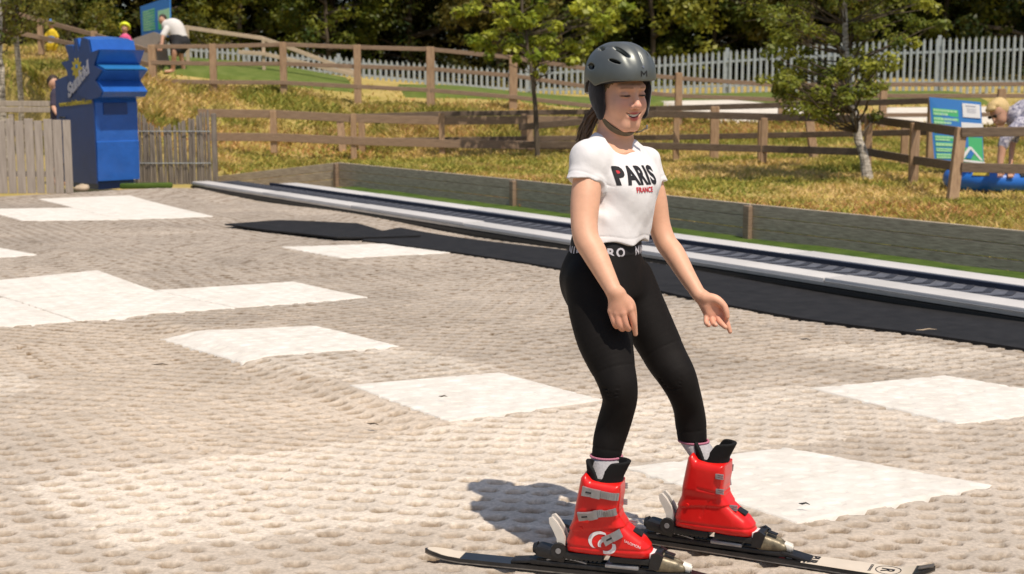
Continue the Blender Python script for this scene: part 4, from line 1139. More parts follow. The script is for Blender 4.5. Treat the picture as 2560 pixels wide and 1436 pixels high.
# ------------------------------------------------------------------ the girl: survey of the figure
sub = lambda a, b, t: np.asarray(a) * (1 - t) + np.asarray(b) * t
HC = P(1548, 236, 4.25)                      # head centre
YH = R(32); PH = R(4); RO = R(-1.5)
HF = np.array([math.sin(YH) * math.cos(PH), -math.cos(YH) * math.cos(PH), -math.sin(PH)])
HR = np.array([-math.cos(YH), -math.sin(YH), 0.0]); HU = np.cross(HR, HF)
HR, HU = HR * math.cos(RO) + HU * math.sin(RO), HU * math.cos(RO) - HR * math.sin(RO)
HM = np.stack([HR, HF, HU])                  # rows: her right, forward, up
def hp(x, y, z): return HC + x * HR + y * HF + z * HU
YC = R(50)
CF = np.array([math.sin(YC), -math.cos(YC), 0]); CL = np.array([math.cos(YC), math.sin(YC), 0])

def girl_body():
    s = Sdf()
    H = lambda *q: hp(*q)
    # skull, face
    s.ell(H(0, -.012, .035), (.071, .088, .086), HM, k=.01)
    s.ell(H(0, .020, -.028), (.0595, .061, .078), HM, k=.03)
    s.ell(H(0, .048, -.078), (.030, .030, .027), HM, k=.03)
    for sx in (-1, 1):
        s.ell(H(sx * .035, .050, -.034), (.026, .025, .028), HM, k=.03)
        s.cap(H(sx * .050, .008, -.062), H(sx * .018, .058, -.092),   .019, .0155, k=.02)     # jaw line
        s.cap(H(sx * .012, .083, .026), H(sx * .042, .066, .026), .008, .008, k=.018)      # brow
    s.cap(H(0, .080, .012), H(0, .0965, -.026), .0075, .0100, k=.012)                       # nose
    s.ell(H(0, .0975, -.0285), (.0125, .0112, .0100), HM, k=.006)
    for sx in (-1, 1): s.ell(H(sx * .0125, .0865, -.0310), (.0085, .010, .0075), HM, k=.006)
    for sx in (-1, 1):
        s.ell(H(sx * .031, .101, .005), (.0195, .020, .0115), HM, k=.012, mode='s')        # socket
        s.ell(H(sx * .031, .070, .004), (.0155, .0135, .0105), HM, k=.005)                 # squinting lids
        s.cap(H(sx * .018, .0845, .0015), H(sx * .046, .0755, .0015), .0012, k=.0015, mode='s')
        s.ell(H(sx * .0065, .092, -.0395), (.0036, .005, .0024), HM, k=.002, mode='s')     # nostril
    # smiling mouth: lips then opening
    up = [(-.0355, .0560, -.0440), (-.0200, .0742, -.0522), (0, .0815, -.0550), (.0200, .0742, -.0522), (.0355, .0560, -.0440)]
    lo = [(-.0355, .0560, -.0440), (-.0220, .0712, -.0622), (0, .0792, -.0708), (.0220, .0712, -.0622), (.0355, .0560, -.0440)]
    s.chain([H(*q) for q in up], [.0028, .0042, .0046, .0042, .0028], k=.006)
    s.chain([H(*q) for q in lo], [.0028, .0048, .0058, .0048, .0028], k=.006)
    def gape(Q):
        q = (Q - HC) @ HM.T; x, y, z = q.T
        zu = -.0560 + 8.6 * x ** 2; zl = -.0664 + 18.2 * x ** 2
        return np.maximum(np.maximum(z - zu, zl - z), np.maximum(.050 - y, np.abs(x) - .0300))
    s.add(gape, H(0, .075, -.06) - .05, H(0, .075, -.06) + .05, .0012, 's')
    # neck, shoulders, trunk
    nb = P(1540, 368, 4.30)
    s.cap(H(0, -.022, -.05), sub(H(0, -.022, -.05), nb, 1.0), .050, .056, k=.03)
    SR, SL = P(1470, 398, 4.19), P(1618, 402, 4.41)
    s.cap(sub(nb, SR, .15) + [0, 0, -.012], SR + [0, 0, -.006], .040, .036, k=.03); s.cap(sub(nb, SL, .15) + [0, 0, -.012], SL + [0, 0, -.006], .040, .034, k=.03)
    s.loft([(P(1548, 385, 4.30), .10, .05), (P(1556, 440, 4.29), .118, .075), (P(1545, 520, 4.28), .112, .08), (P(1525, 600, 4.28), .112, .085), (P(1515, 640, 4.28), .115, .09)], YC, k=.04)
    s.cap(P(1514, 348, 4.30), SR + [.012, 0, -.010], .022, .028, k=.03)
    # arms
    ER, WR = P(1459, 580, 4.12), P(1534, 728, 4.03)
    s.chain([SR + [.004, 0, -.01], sub(SR, ER, .5), sub(SR, ER, .85), sub(ER, WR, .12) + [-.002, 0, 0], sub(ER, WR, .35), sub(ER, WR, .7), WR], [.040, .0435, .0395, .0375, .0365, .0295, .0240], k=.012)
    EL, WL = P(1653, 588, 4.42), P(1746, 735, 4.31)
    s.chain([SL + [-.004, 0, -.01], sub(SL, EL, .5), sub(SL, EL, .85), sub(EL, WL, .12), sub(EL, WL, .35) + [.002, 0, .002], sub(EL, WL, .7), WL], [.037, .0385, .0345, .0335, .0335, .0270, .0220], k=.012)
    # right hand (back of the hand towards the viewer), index pointing down
    d = 4.03
    Z = lambda zx, zy, dd=0.0: P(1380 + zx / 2.7625, 380 + zy / 2.7625, d + dd)
    for kx, ky, r0, r1, dd in ((535, 1085, .0175, .0115, .004), (487, 1112, .0175, .0118, -.002), (446, 1112, .0165, .0112, .0), (408, 1098, .015, .010, .006)):
        s.cap(Z(450 + (kx - 470) * .3, 985, .0), Z(kx, ky, dd), r0, r1, k=.012)
    s.chain([Z(535, 1085, .004), Z(560, 1165, .012), Z(570, 1215, .022), Z(577, 1258, .030)], [.0112, .0094, .0085, .0068], k=.004)
    s.chain([Z(487, 1112, -.002), Z(510, 1195, .004), Z(528, 1222, .024), Z(525, 1185, .036)], [.0114, .0096, .0088, .0074], k=.003)
    s.chain([Z(446, 1112, .0), Z(468, 1198, .002), Z(488, 1222, .022), Z(490, 1180, .036)], [.0110, .0093, .0085, .0072], k=.003)
    s.chain([Z(408, 1098, .006), Z(430, 1180, .006), Z(448, 1207, .024), Z(452, 1170, .036)], [.0098, .0082, .0075, .0064], k=.003)
    s.chain([Z(470, 1000, .012), Z(535, 1045, .018), Z(560, 1105, .028), Z(567, 1180, .036), Z(574, 1212, .038)], [.018, .0145, .0105, .0092, .0072], k=.008)
    # left hand (palm towards the viewer)
    d = 4.30
    for kx, ky, r0, r1, dd in ((1175, 1110, .015, .0108, -.002), (1140, 1128, .0155, .0108, .0), (1103, 1132, .015, .0104, .002), (1068, 1122, .014, .0096, .0)):
        s.cap(Z(1035 + (kx - 1110) * .35, 1000, .004), Z(kx, ky, dd), r0, r1, k=.011)
    s.ell(Z(1105, 1075, -.010), (.022, .012, .03), k=.012, mode='u')
    s.ell(Z(1115, 1098, -.034), (.017, .016, .020), k=.012, mode='s')
    s.chain([Z(1175, 1110, -.002), Z(1203, 1165, -.016), Z(1218, 1208, -.022), Z(1230, 1242, -.024)], [.0100, .0088, .0080, .0066], k=.003)
    s.chain([Z(1140, 1128, .0), Z(1158, 1172, -.020), Z(1180, 1196, -.036), Z(1198, 1212, -.044)], [.0098, .0088, .0080, .0066], k=.003)
    s.chain([Z(1103, 1132, .002), Z(1110, 1172, -.018), Z(1120, 1192, -.038), Z(1130, 1196, -.050)], [.0096, .0086, .0078, .0066], k=.003)
    s.chain([Z(1068, 1122, .0), Z(1064, 1170, -.014), Z(1072, 1192, -.030), Z(1084, 1198, -.042)], [.0088, .0078, .0070, .0060], k=.003)
    s.chain([Z(1060, 1010, -.006), Z(1130, 1020, -.018), Z(1185, 1062, -.026), Z(1203, 1105, -.030), Z(1210, 1140, -.030)], [.0175, .0145, .0108, .0092, .0075], k=.008)
    V, F_ = s.mesh(.0019); V = relax(V, F_, 1, .35)
    # skin tones: lips, flushed cheeks and nose, brows, knuckles, dark mouth
    q = (V - HC) @ HM.T; x, y, z = q.T
    base = np.array([.69, .385, .255]); c = np.repeat(base[None], len(V), 0)
    def blend(m, col): 
        nonlocal c
        m = np.clip(m, 0, 1)[:, None]; c = c * (1 - m) + np.array(col) * m
    hd = (np.abs(x) < .09) & (y > -.02) & (z < .12) & (z > -.13)
    g = lambda cx, cy, sx, sy: np.exp(-(((np.abs(x) - cx) / sx) ** 2 + ((z - cy) / sy) ** 2))
    blend(hd * 1.0, (.74, .405, .28))  # face colour raised to stand for light bounced up from the ground
    blend(.42 * g(.036, -.024, .022, .018) * hd, (.64, .23, .17)); blend(.45 * g(0, -.028, .012, .012) * hd, (.64, .25, .185))
    blend(.35 * g(.031, -.008, .014, .006) * hd, (.45, .20, .19))
    bz = .0265 - .10 * np.clip(np.abs(x) - .036, 0, 1)
    blend(.75 * np.exp(-((z - bz) / .0032) ** 2) * sst(.010, .016, np.abs(x)) * (1 - sst(.046, .052, np.abs(x))) * hd * (y > .04), (.26, .12, .06))
    blend(.95 * np.exp(-((z - .0015) / .0030) ** 2) * sst(.014, .018, np.abs(x)) * (1 - sst(.045, .049, np.abs(x))) * hd * (y > .05), (.10, .045, .03))
    ls = Sdf(); ls.chain([H(*p) for p in up], [.002, .0044, .0046, .0044, .002], k=.001); ls.chain([H(*p) for p in lo], [.002, .0048, .0058, .0048, .002], k=.001)
    dl = np.full(len(V), 1.0); dl[hd] = ls(V[hd]); blend(sst(.0022, -.0008, dl) * .85 if False else (1 - sst(.0002, .0030, dl)) * .95 * hd, (.50, .10, .09))
    hollow = hd & (np.abs(x) < .0315) & (z < -.044) & (z > -.0700) & (y < .0752 - 13 * x ** 2); blend(hollow * 1.0, (.09, .02, .018))
    # scalp under the helmet and warm knuckles
    wr = np.linalg.norm(V - P(1553, 800, 4.03), axis=1); blend(.55 * np.exp(-(wr / .06) ** 2), (.64, .27, .19))
    wl = np.linalg.norm(V - P(1795, 800, 4.29), axis=1); blend(.6 * np.exp(-(wl / .06) ** 2), (.64, .27, .19))
    return V, F_, c

def project_text(name, s_, size, center, ax, ay, V, F_, m, parent, off=0.0, sp=1.0, lift=.0016, maxe=.008, wrap=None, poly=None):
    """lettering printed on a garment: glyph outlines cut small and dropped onto the cloth"""
    bvh = BVHTree.FromPolygons([tuple(v) for v in V], [tuple(int(i) for i in f) for f in F_])
    T, TF = text_mesh(s_, size, off, 0.0, 'CENTER', sp) if poly is None else poly
    bm = bmesh.new(); vs = [bm.verts.new((p[0], p[1], 0)) for p in T]
    for f in TF:
        try: bm.faces.new([vs[i] for i in f])
        except ValueError: pass
    bmesh.ops.triangulate(bm, faces=bm.faces[:])
    for _ in range(4):
        es = [e for e in bm.edges if e.calc_length() > maxe]
        if not es: break
        bmesh.ops.subdivide_edges(bm, edges=es, cuts=1); bmesh.ops.triangulate(bm, faces=bm.faces[:])
    az = np.cross(ax, ay); az /= np.linalg.norm(az); bm.verts.index_update(); out = []; ok = []
    for v in bm.verts:
        if wrap is not None: q, dr = wrap(v.co.x, v.co.y)
        else: q = center + ax * v.co.x + ay * v.co.y + az * .15; dr = -az
        hit = bvh.ray_cast(Vector(q), Vector(dr), .4)
        if hit[0] is None: out.append(q); ok.append(False)
        else: out.append(np.array(hit[0]) - dr * lift); ok.append(True)
    Fc = [[v.index for v in f.verts] for f in bm.faces if all(ok[v.index] for v in f.verts)]
    bm.free()
    if not Fc: return None
    used = sorted({i for f in Fc for i in f}); mp = {u: i for i, u in enumerate(used)}
    o = mk(name, np.array(out)[used], [[mp[i] for i in f] for f in Fc], m, parent, True)
    b2 = bmesh.new(); b2.from_mesh(o.data); bmesh.ops.recalc_face_normals(b2, faces=b2.faces); b2.to_mesh(o.data); b2.free()
    return o

GIRL = empty('person', G(1640, 1378), "girl skiing in a grey helmet, white PARIS t-shirt, black leggings and red ski boots", 'person')
def girl_skin():
    V, F_, c = girl_body()
    mk('body', V, F_, MT['skin'], GIRL, True, colors=c)
    # upper teeth: a curved row
    mb = MB()
    for i in range(-6, 7):
        x = i * .0043; y = .0790 - 11.5 * x ** 2; w = .0021 if abs(i) < 2 else .0019
        ht = .0044 if abs(i) < 2 else (.0036 if abs(i) < 4 else .0026)
        t = np.array([1, -21 * x, 0]); t /= np.linalg.norm(t); A = np.stack([t[0] * HR + t[1] * HF, -t[1] * HR + t[0] * HF, HU])
        mb.box(hp(x, y, -.0592 + 8.5 * x ** 2), (w * 2, .004, ht * 2), A, 0, .0012)
    mb.build('teeth', MT['tooth'], GIRL, True)
    # lashes of the narrowed eyes
    mb = MB()
    for sx in (-1, 1):
        pts = [hp(sx * (.018 + .028 * t), .0862 - .0085 * t - .004 * t * t, .0008 + .0020 * math.sin(math.pi * t)) for t in np.linspace(0, 1, 9)]
        mb.tube(pts, [.0005, .0011, .0014, .0015, .0015, .0015, .0014, .0012, .0006], 6)
    mb.build('lashes', MT['lash'], GIRL, True)
    for sx in (-1, 1):
        e = Sdf(); e.ell(hp(sx * .031, .0815, .0010), (.0108, .0042, .0027), HM); V, F_ = e.mesh(.0011); mk('eye', V, F_, MT['eye'], GIRL, True)
girl_skin()

def girl_hair():
    g = np.random.default_rng(3); mb = MB()
    root = hp(.012, -.082, -.045)
    ends = [P(1462, 335, 4.33), P(1452, 352, 4.33), P(1447, 372, 4.33)]
    for i in range(120):
        a = g.uniform(0, 6.28); r = .016 * math.sqrt(g.uniform(0, 1)); o = np.array([math.cos(a) * r, math.sin(a) * r, g.normal(0, .01)])
        e = ends[0] + g.normal(0, .010, 3) + (ends[2] - ends[0]) * g.uniform(-.1, 1)
        m = sub(root, e, .5) + o * 1.1 + np.array([-.004, 0, .012])
        q = sub(root, e, .78) + o * .8 + np.array([-.004, 0, .006])
        mb.tube([root + o * .8 + HU * .03, sub(root, m, .5) + o * .3, m, q, e], [.0026, .003, .003, .0026, .0007], 5, cap=False)
    mb.build('ponytail', MT['hair'], GIRL, True)
    e = Sdf(); lift = .0028
    e.ell(hp(0, -.012, .035), (.071 + lift, .088 + lift, .086 + lift), HM, k=.01); e.ell(hp(0, .020, -.028), (.0615 + lift, .061 + lift, .078 + lift), HM, k=.03)
    def line(Q):
        q = (Q - HC) @ HM.T; x, y, z = q.T; w = .003 * np.sin(y * 420 + z * 160)
        return np.maximum((y - .012) * 1.0 - (z - .004) * .92 + w, -z - .03)
    e.add(line, [-99] * 3, [99] * 3, .004, 'i')
    e.add(lambda Q: .0012 * np.sin(((Q - HC) @ HM.T)[:, 1] * 700 + ((Q - HC) @ HM.T)[:, 2] * 350), [-99] * 3, [99] * 3, 0, 'd')
    V, F_ = e.mesh(.0024); mk('temple_hair', V, F_, MT['hair'], GIRL, True)
girl_hair()

def girl_helmet():
    HH = np.stack([HR, HF, HU])
    Hc = hp(0, .003, .052)
    s = Sdf()
    def shell(Q):
        q = (Q - Hc) @ HH.T; x, y, z = q.T
        b = np.where(y > 0, .122, .126); zt = np.where(z > 0, .110, .20)
        k = (np.abs(x / .0985) ** 2.25 + np.abs(y / b) ** 2.25 + np.abs(z / zt) ** 2.3) ** (1 / 2.27)
        d = (k - 1) * .095
        # sculpted ridges: raised centre band and swept channels
        d -= .0012 * np.exp(-((np.abs(x) - .022) / .010) ** 2) * sst(.0, .04, z) * 1.0
        d += .0012 * np.exp(-(x / .006) ** 2) * sst(-.005, .03, z) * sst(-.02, .03, y)
        ch = z - (.066 - .30 * np.clip(y, -.1, .09) ** 2 * 8 + .12 * y)
        d += .0012 * np.exp(-((np.abs(x) - .056 + .10 * y) / .006) ** 2) * sst(.03, .055, z) * (y > -.04)
        # rim: front brow, dip before the ear, notch above the pad, low back
        rim = np.interp(y, [-.14, -.115, -.085, -.066, -.045, -.02, .0, .03, .07, .13], [-.060, -.060, -.050, -.018, -.006, -.014, -.024, -.014, -.004, -.002])
        return np.maximum(d, (rim - z) * .8)
    s.add(shell, Hc - .16, Hc + .16)
    def inner(Q):
        q = (Q - Hc) @ HH.T; x, y, z = q.T
        k = ((x / .090) ** 2 + (y / .112) ** 2 + ((z + .012) / .100) ** 2) ** .5
        return (k - 1) * .09
    s.add(inner, Hc - .13, Hc + .13, .004, 's')
    def slot(x, y, z, L_, w, tilt, sx, k=.006):
        c = Hc + x * sx * HR + y * HF + z * HU
        nrm = np.array([x * sx / .0985 ** 2, y / .122 ** 2, z / .11 ** 2]); nrm /= np.linalg.norm(nrm)
        t = np.array([0, math.cos(tilt), -math.sin(tilt)]); t -= nrm * (t @ nrm); t /= np.linalg.norm(t); u = np.cross(nrm, t)
        A = np.stack([t, u, nrm]) @ HH
        s.ell(c, (L_ * 1.5, w * 1.75, .007), A, k=.004, mode='s')
        s.ell(c, (L_, w, .030), A, k=.0015, mode='s')
    for sx in (1, -1):
        slot(.064, .062, .050, .0225, .0052, .02, sx); slot(.043, .058, .082, .025, .0048, .10, sx)
        slot(.088, -.030, .034, .015, .0058, .12, sx); slot(.080, -.085, .062, .010, .005, -.5, sx); slot(.060, -.02, .088, .016, .0045, .3, sx)
    s.cap(Hc + .117 * HF + .045 * HU, Hc + .088 * HF + .083 * HU, .0022, k=.003, mode='s')
    V, F_ = s.mesh(.0022); V = relax(V, F_, 2, .4)
    hm = mk('helmet', V, F_, MT['helmet'], GIRL, True)
    # dark foam inside the vents, lining
    e = Sdf(); 
    def lin(Q):
        q = (Q - Hc) @ HH.T; x, y, z = q.T
        rim = np.interp(y, [-.14, -.09, -.06, .0, .13], [-.06, -.05, -.02, -.022, .006])
        return np.maximum((((x / .0895) ** 2 + (y / .1115) ** 2 + ((z + .012) / .0995) ** 2) ** .5 - 1) * .09, rim - z)
    e.add(lin, Hc - .13, Hc + .13); Vl, Fl = e.mesh(.006); mk('helmet_lining', Vl, Fl, MT['helmet_dk'], hm, True)
    # ear pads
    for sx in (1, -1):
        e = Sdf(); A = HM; fy = .0 if sx > 0 else .024; fxx = 0 if sx > 0 else .006
        e.ell(hp(sx * (fxx + .079) , fy - .014, .022), (.013, .037, .036), A, k=.01); e.ell(hp(sx * (fxx + .077) , fy - .009, -.012), (.013, .033, .036), A, k=.02); e.ell(hp(sx * (fxx + .072) , fy + .003, -.050), (.011, .019, .028), A, k=.02)
        e.add(lambda Q: .0016 * n3(Q, 130, 4), hp(0, 0, 0) - 1, hp(0, 0, 0) + 1, 0, 'd')
        V, F_ = e.mesh(.003); mk('ear_pad', V, F_, MT['pad'], hm, True)
    # chin strap: a band under the jaw, the V at each side, and the loose buckle end
    def band(pts, w, th, name, m, par, upv):
        mb = MB(); n = 40; pts = np.array(pts); t = np.linspace(0, 1, len(pts)); tt = np.linspace(0, 1, n)
        pp = np.stack([np.interp(tt, t, pts[:, i]) for i in range(3)], 1)
        for _ in range(8): pp[1:-1] = (pp[:-2] + pp[1:-1] * 2 + pp[2:]) / 4
        V = []; ww = np.interp(tt, np.linspace(0, 1, len(w)), w)
        c = hp(0, 0, -.05)
        for i, p in enumerate(pp):
            tg = pp[min(i + 1, n - 1)] - pp[max(i - 1, 0)]; tg /= np.linalg.norm(tg)
            nr = p - c; nr -= tg * (nr @ tg); nr /= np.linalg.norm(nr); b = np.cross(tg, nr)
            for sy, sn in ((-1, 0), (1, 0), (1, 1), (-1, 1)): V.append(p + b * sy * ww[i] / 2 + nr * sn * th)
        Fc = [(i * 4 + k, i * 4 + (k + 1) % 4, (i + 1) * 4 + (k + 1) % 4, (i + 1) * 4 + k) for i in range(n - 1) for k in range(4)]
        mb.add(V, Fc + [(3, 2, 1, 0), tuple((n - 1) * 4 + k for k in range(4))]); return mb.build(name, m, par, True)
    pts = [hp(.070, .006, -.050), hp(.064, .006, -.072), hp(.056, .022, -.094), hp(.036, .045, -.112), hp(.012, .058, -.1195), hp(-.014, .058, -.1185), hp(-.036, .045, -.110), hp(-.056, .020, -.092), hp(-.069, .004, -.05)]
    st = band(pts, [.010, .014, .021, .023, .018, .014, .013, .011, .010], .0025, 'chin_strap', MT['strap'], hm, None)
    band([hp(-.030, .052, -.114), hp(-.045, .060, -.110), hp(-.060, .066, -.100)], [.009, .009, .010], .003, 'strap_end', MT['strap'], hm, None)
    mb = MB(); mb.box(hp(-.060, .069, -.099), (.006, .006, .014), HM, 0, .002); mb.build('strap_buckle', MT['boot_grey'], hm, True)
    # emblem on the brow, little studs
    bv = BVHTree.FromPolygons([tuple(v) for v in V], [(0, 1, 2)])
    Vh = np.array([v.co[:] for v in hm.data.vertices]) + wloc(hm); Fh = [tuple(p.vertices) for p in hm.data.polygons]
    E = np.array([[-.0115, -.009], [-.0078, -.009], [-.0078, .009], [-.0115, .009], [.0078, -.009], [.0115, -.009], [.0115, .009], [.0078, .009], [-.0078, .009], [-.0078, .0030], [0, -.0055], [0, .0008], [.0078, .0030], [.0078, .009]])
    ax, ay = -HR, HU
    project_text('emblem', '', 1, Hc + .1 * HF + .020 * HU, ax * 1.05, ay * .98, Vh, Fh, MT['helmet_dk'], hm, lift=.0012, maxe=.004, poly=(E, [(0, 1, 2, 3), (4, 5, 6, 7), (8, 9, 10, 11), (11, 10, 12, 13)]))
    bvh = BVHTree.FromPolygons([tuple(v) for v in Vh], Fh)
    for o_, dr in ((hp(0, .2, .092), -HF), (hp(.2, .012, .030), -HR)):
        h = bvh.ray_cast(Vector(o_), Vector(dr)); mb = MB()
        if h[0] is not None: q = np.array(h[0]); n_ = np.array(h[1]); mb.tube([q - n_ * .002, q + n_ * .0018], [.0042, .0034], 12); mb.build('stud', MT['silver'], hm, True)
girl_helmet()

def shrink_head():
    f = .955
    for o in [o for o in bpy.data.objects if o.type == 'MESH' and (o.name.split('.')[0] in ('body', 'teeth', 'lashes', 'eye', 'temple_hair', 'ponytail') or (o.name.split('.')[0] == 'helmet') or (o.parent and o.parent.name == 'helmet'))]:
        n = len(o.data.vertices); a = np.zeros(n * 3, np.float32); o.data.vertices.foreach_get("co", a); w = wloc(o); V = a.reshape(-1, 3) + w
        z = (V - HC) @ HU; k = 1 - (1 - f) * sst(-.15, -.08, z); V = HC + (V - HC) * k[:, None] if o.name == 'body' or o.name == 'ponytail' else HC + (V - HC) * f
        o.data.vertices.foreach_set("co", (V - w).astype(np.float32).ravel()); o.data.update()
shrink_head()

# ------------------------------------------------------------------ t-shirt
def fold_noise(Q):
    u = (Q - P(1550, 480, 4.28)) @ CL; z = Q[:, 2]; f = (Q - P(1550, 480, 4.28)) @ CF
    broad = .010 * (np.sin(u * 34 + z * 26 + 5 * fbm(u * 6, z * 5, 2, 73)) * sst(.96, 1.10, z) * (1 - sst(1.16, 1.26, z)) * .35) + .006 * np.sin(u * 58 - z * 20 + 2) * (1 - sst(.99, 1.06, z)) * .5
    return (broad + .0075 * (fbm(u * 9 + z * 8, z * 4 + f * 9, 3, 71) - .5) + .0050 * (fbm(u * 22 - z * 15, z * 8, 2, 72) - .5))
def girl_tee():
    s = Sdf()
    s.loft([(P(1545, 352, 4.30), .060, .050), (P(1545, 372, 4.30), .100, .058), (P(1548, 392, 4.295), .128, .070), (P(1557, 430, 4.29), .131, .088), (P(1561, 462, 4.285), .127, .096), (P(1552, 505, 4.28), .124, .094),
            (P(1536, 555, 4.28), .124, .097), (P(1525, 600, 4.28), .128, .103), (P(1522, 625, 4.28), .130, .106)], YC, k=.02, power=2.25)
    SR, SL = P(1472, 400, 4.19), P(1616, 410, 4.41)
    hR = P(1455, 460, 4.165); hL = P(1637, 462, 4.415)
    def sleeve(a, b, r0, r1, ext=.02):
        d = (b - a) / np.linalg.norm(b - a); L_ = np.linalg.norm(b - a); e = b + d * ext
        def f(Q):
            pa = Q - a; t = np.clip(pa @ d, 0, L_ + ext); r = r0 + (r1 - r0) * t / L_
            q = np.linalg.norm(pa - t[:, None] * d, axis=1) - r
            sl = (pa @ d) - L_ - .006 * np.sin((Q @ CL) * 60)
            return np.maximum(q, sl)
        m = max(r0, r1); s.add(f, np.minimum(a, b) - m - .02, np.maximum(a, b) + m + .02, .035)
    sleeve(SR + [0, 0, .004], hR, .0500, .0520); sleeve(SL + [0, 0, .002], hL, .046, .0445)
    s.cap(P(1505, 352, 4.29), SR + [.002, 0, 0.004], .034, .044, k=.03); s.cap(P(1540, 375, 4.30), SR, .040, .042, k=.03); s.cap(P(1545, 375, 4.30), SL + [0, 0, .006], .040, .036, k=.03)
    # hem line, sloping as it hangs
    def hem(Q):
        z0 = P(1525, 603, 4.17)[2]; u = (Q - P(1525, 603, 4.28)) @ CL
        return (z0 - .010 - .028 * np.clip(u, -.14, .14) + .004 * np.sin(u * 45)) - Q[:, 2]
    s.add(hem, [-9] * 3, [9] * 3, .003, 'i')
    s.add(fold_noise, [-9] * 3, [9] * 3, 0, 'd')
    # drape: radiating pulls from the armpits and a hang fold at the waist
    for a, b, r in ((P(1492, 462, 4.14), P(1528, 500, 4.13), .0015), (P(1494, 468, 4.15), P(1510, 545, 4.13), .0018), (P(1632, 470, 4.36), P(1605, 520, 4.28), .0015),
                    (P(1476, 545, 4.17), P(1468, 600, 4.17), .002)):
        def fold(Q, a=a, b=b, r=r):
            ba = b - a; t = np.clip((Q - a) @ ba / (ba @ ba), 0, 1); dd = np.linalg.norm(Q - a - t[:, None] * ba, axis=1)
            return r * 2.8 * np.exp(-(dd / .010) ** 2) - r * 2.2 * np.exp(-((dd - .022) / .010) ** 2)
        s.add(fold, [-9] * 3, [9] * 3, 0, 'd')
    for a_, b_ in ((SR, hR), (SL, hL)):
        d_ = (b_ - a_) / np.linalg.norm(b_ - a_); L_ = np.linalg.norm(b_ - a_)
        s.add(lambda Q, a_=a_, d_=d_, L_=L_: .0014 * np.exp(-(((Q - a_) @ d_ - L_ + .017) / .0022) ** 2) * (np.linalg.norm(Q - a_, axis=1) < .115), [-9] * 3, [9] * 3, 0, 'd')
    s.add(lambda Q: .0014 * np.exp(-((hem(Q) + .017) / .0022) ** 2), [-9] * 3, [9] * 3, 0, 'd')
    # neckline
    nk = P(1545, 352, 4.28)
    s.cap(P(1522, 312, 4.31), P(1552, 350, 4.235), .052, .047, k=.004, mode='s')
    V, F_ = s.mesh(.0028); V = relax(V, F_, 2, .4)
    o = mk('t_shirt', V, F_, MT['tee'], GIRL, True)
    # collar rib
    return V, F_, o
def letters():
    V, F_, o = girl_tee()
    c = P(1597, 437, 4.2); yaw = R(44); f = np.array([math.sin(yaw), -math.cos(yaw), 0]); ax = np.array([math.cos(yaw), math.sin(yaw), 0]); ay = np.array([-.04, .0, 1.0])
    tilt = ax + np.array([0, 0, -.02])
    project_text('lettering', "PARIS", .074, c - ay * .027, tilt * .84, ay, V, F_, MT['print_black'], o, off=.0030, sp=1.08, lift=.0018)
    project_text('lettering', "FRANCE", .0215, c - ay * .052 + ax * .012, tilt, ay, V, F_, MT['print_red'], o, off=.0006, sp=1.02, lift=.0018)
    # red counter of the letter P
    T, TF = text_mesh("PARIS", .074, .0030, 0.0, 'CENTER', 1.08); x0 = T[:, 0].min()
    E = np.array([[.006, .027], [.017, .027], [.0215, .031], [.0215, .040], [.017, .045], [.006, .045]]) + np.array([x0 + .004, 0])
    project_text('letter_fill', '', 1, c - ay * .027, tilt * .84, ay, V, F_, MT['print_red'], o, lift=.0013, maxe=.006, poly=(E, [tuple(range(6))]))
letters()

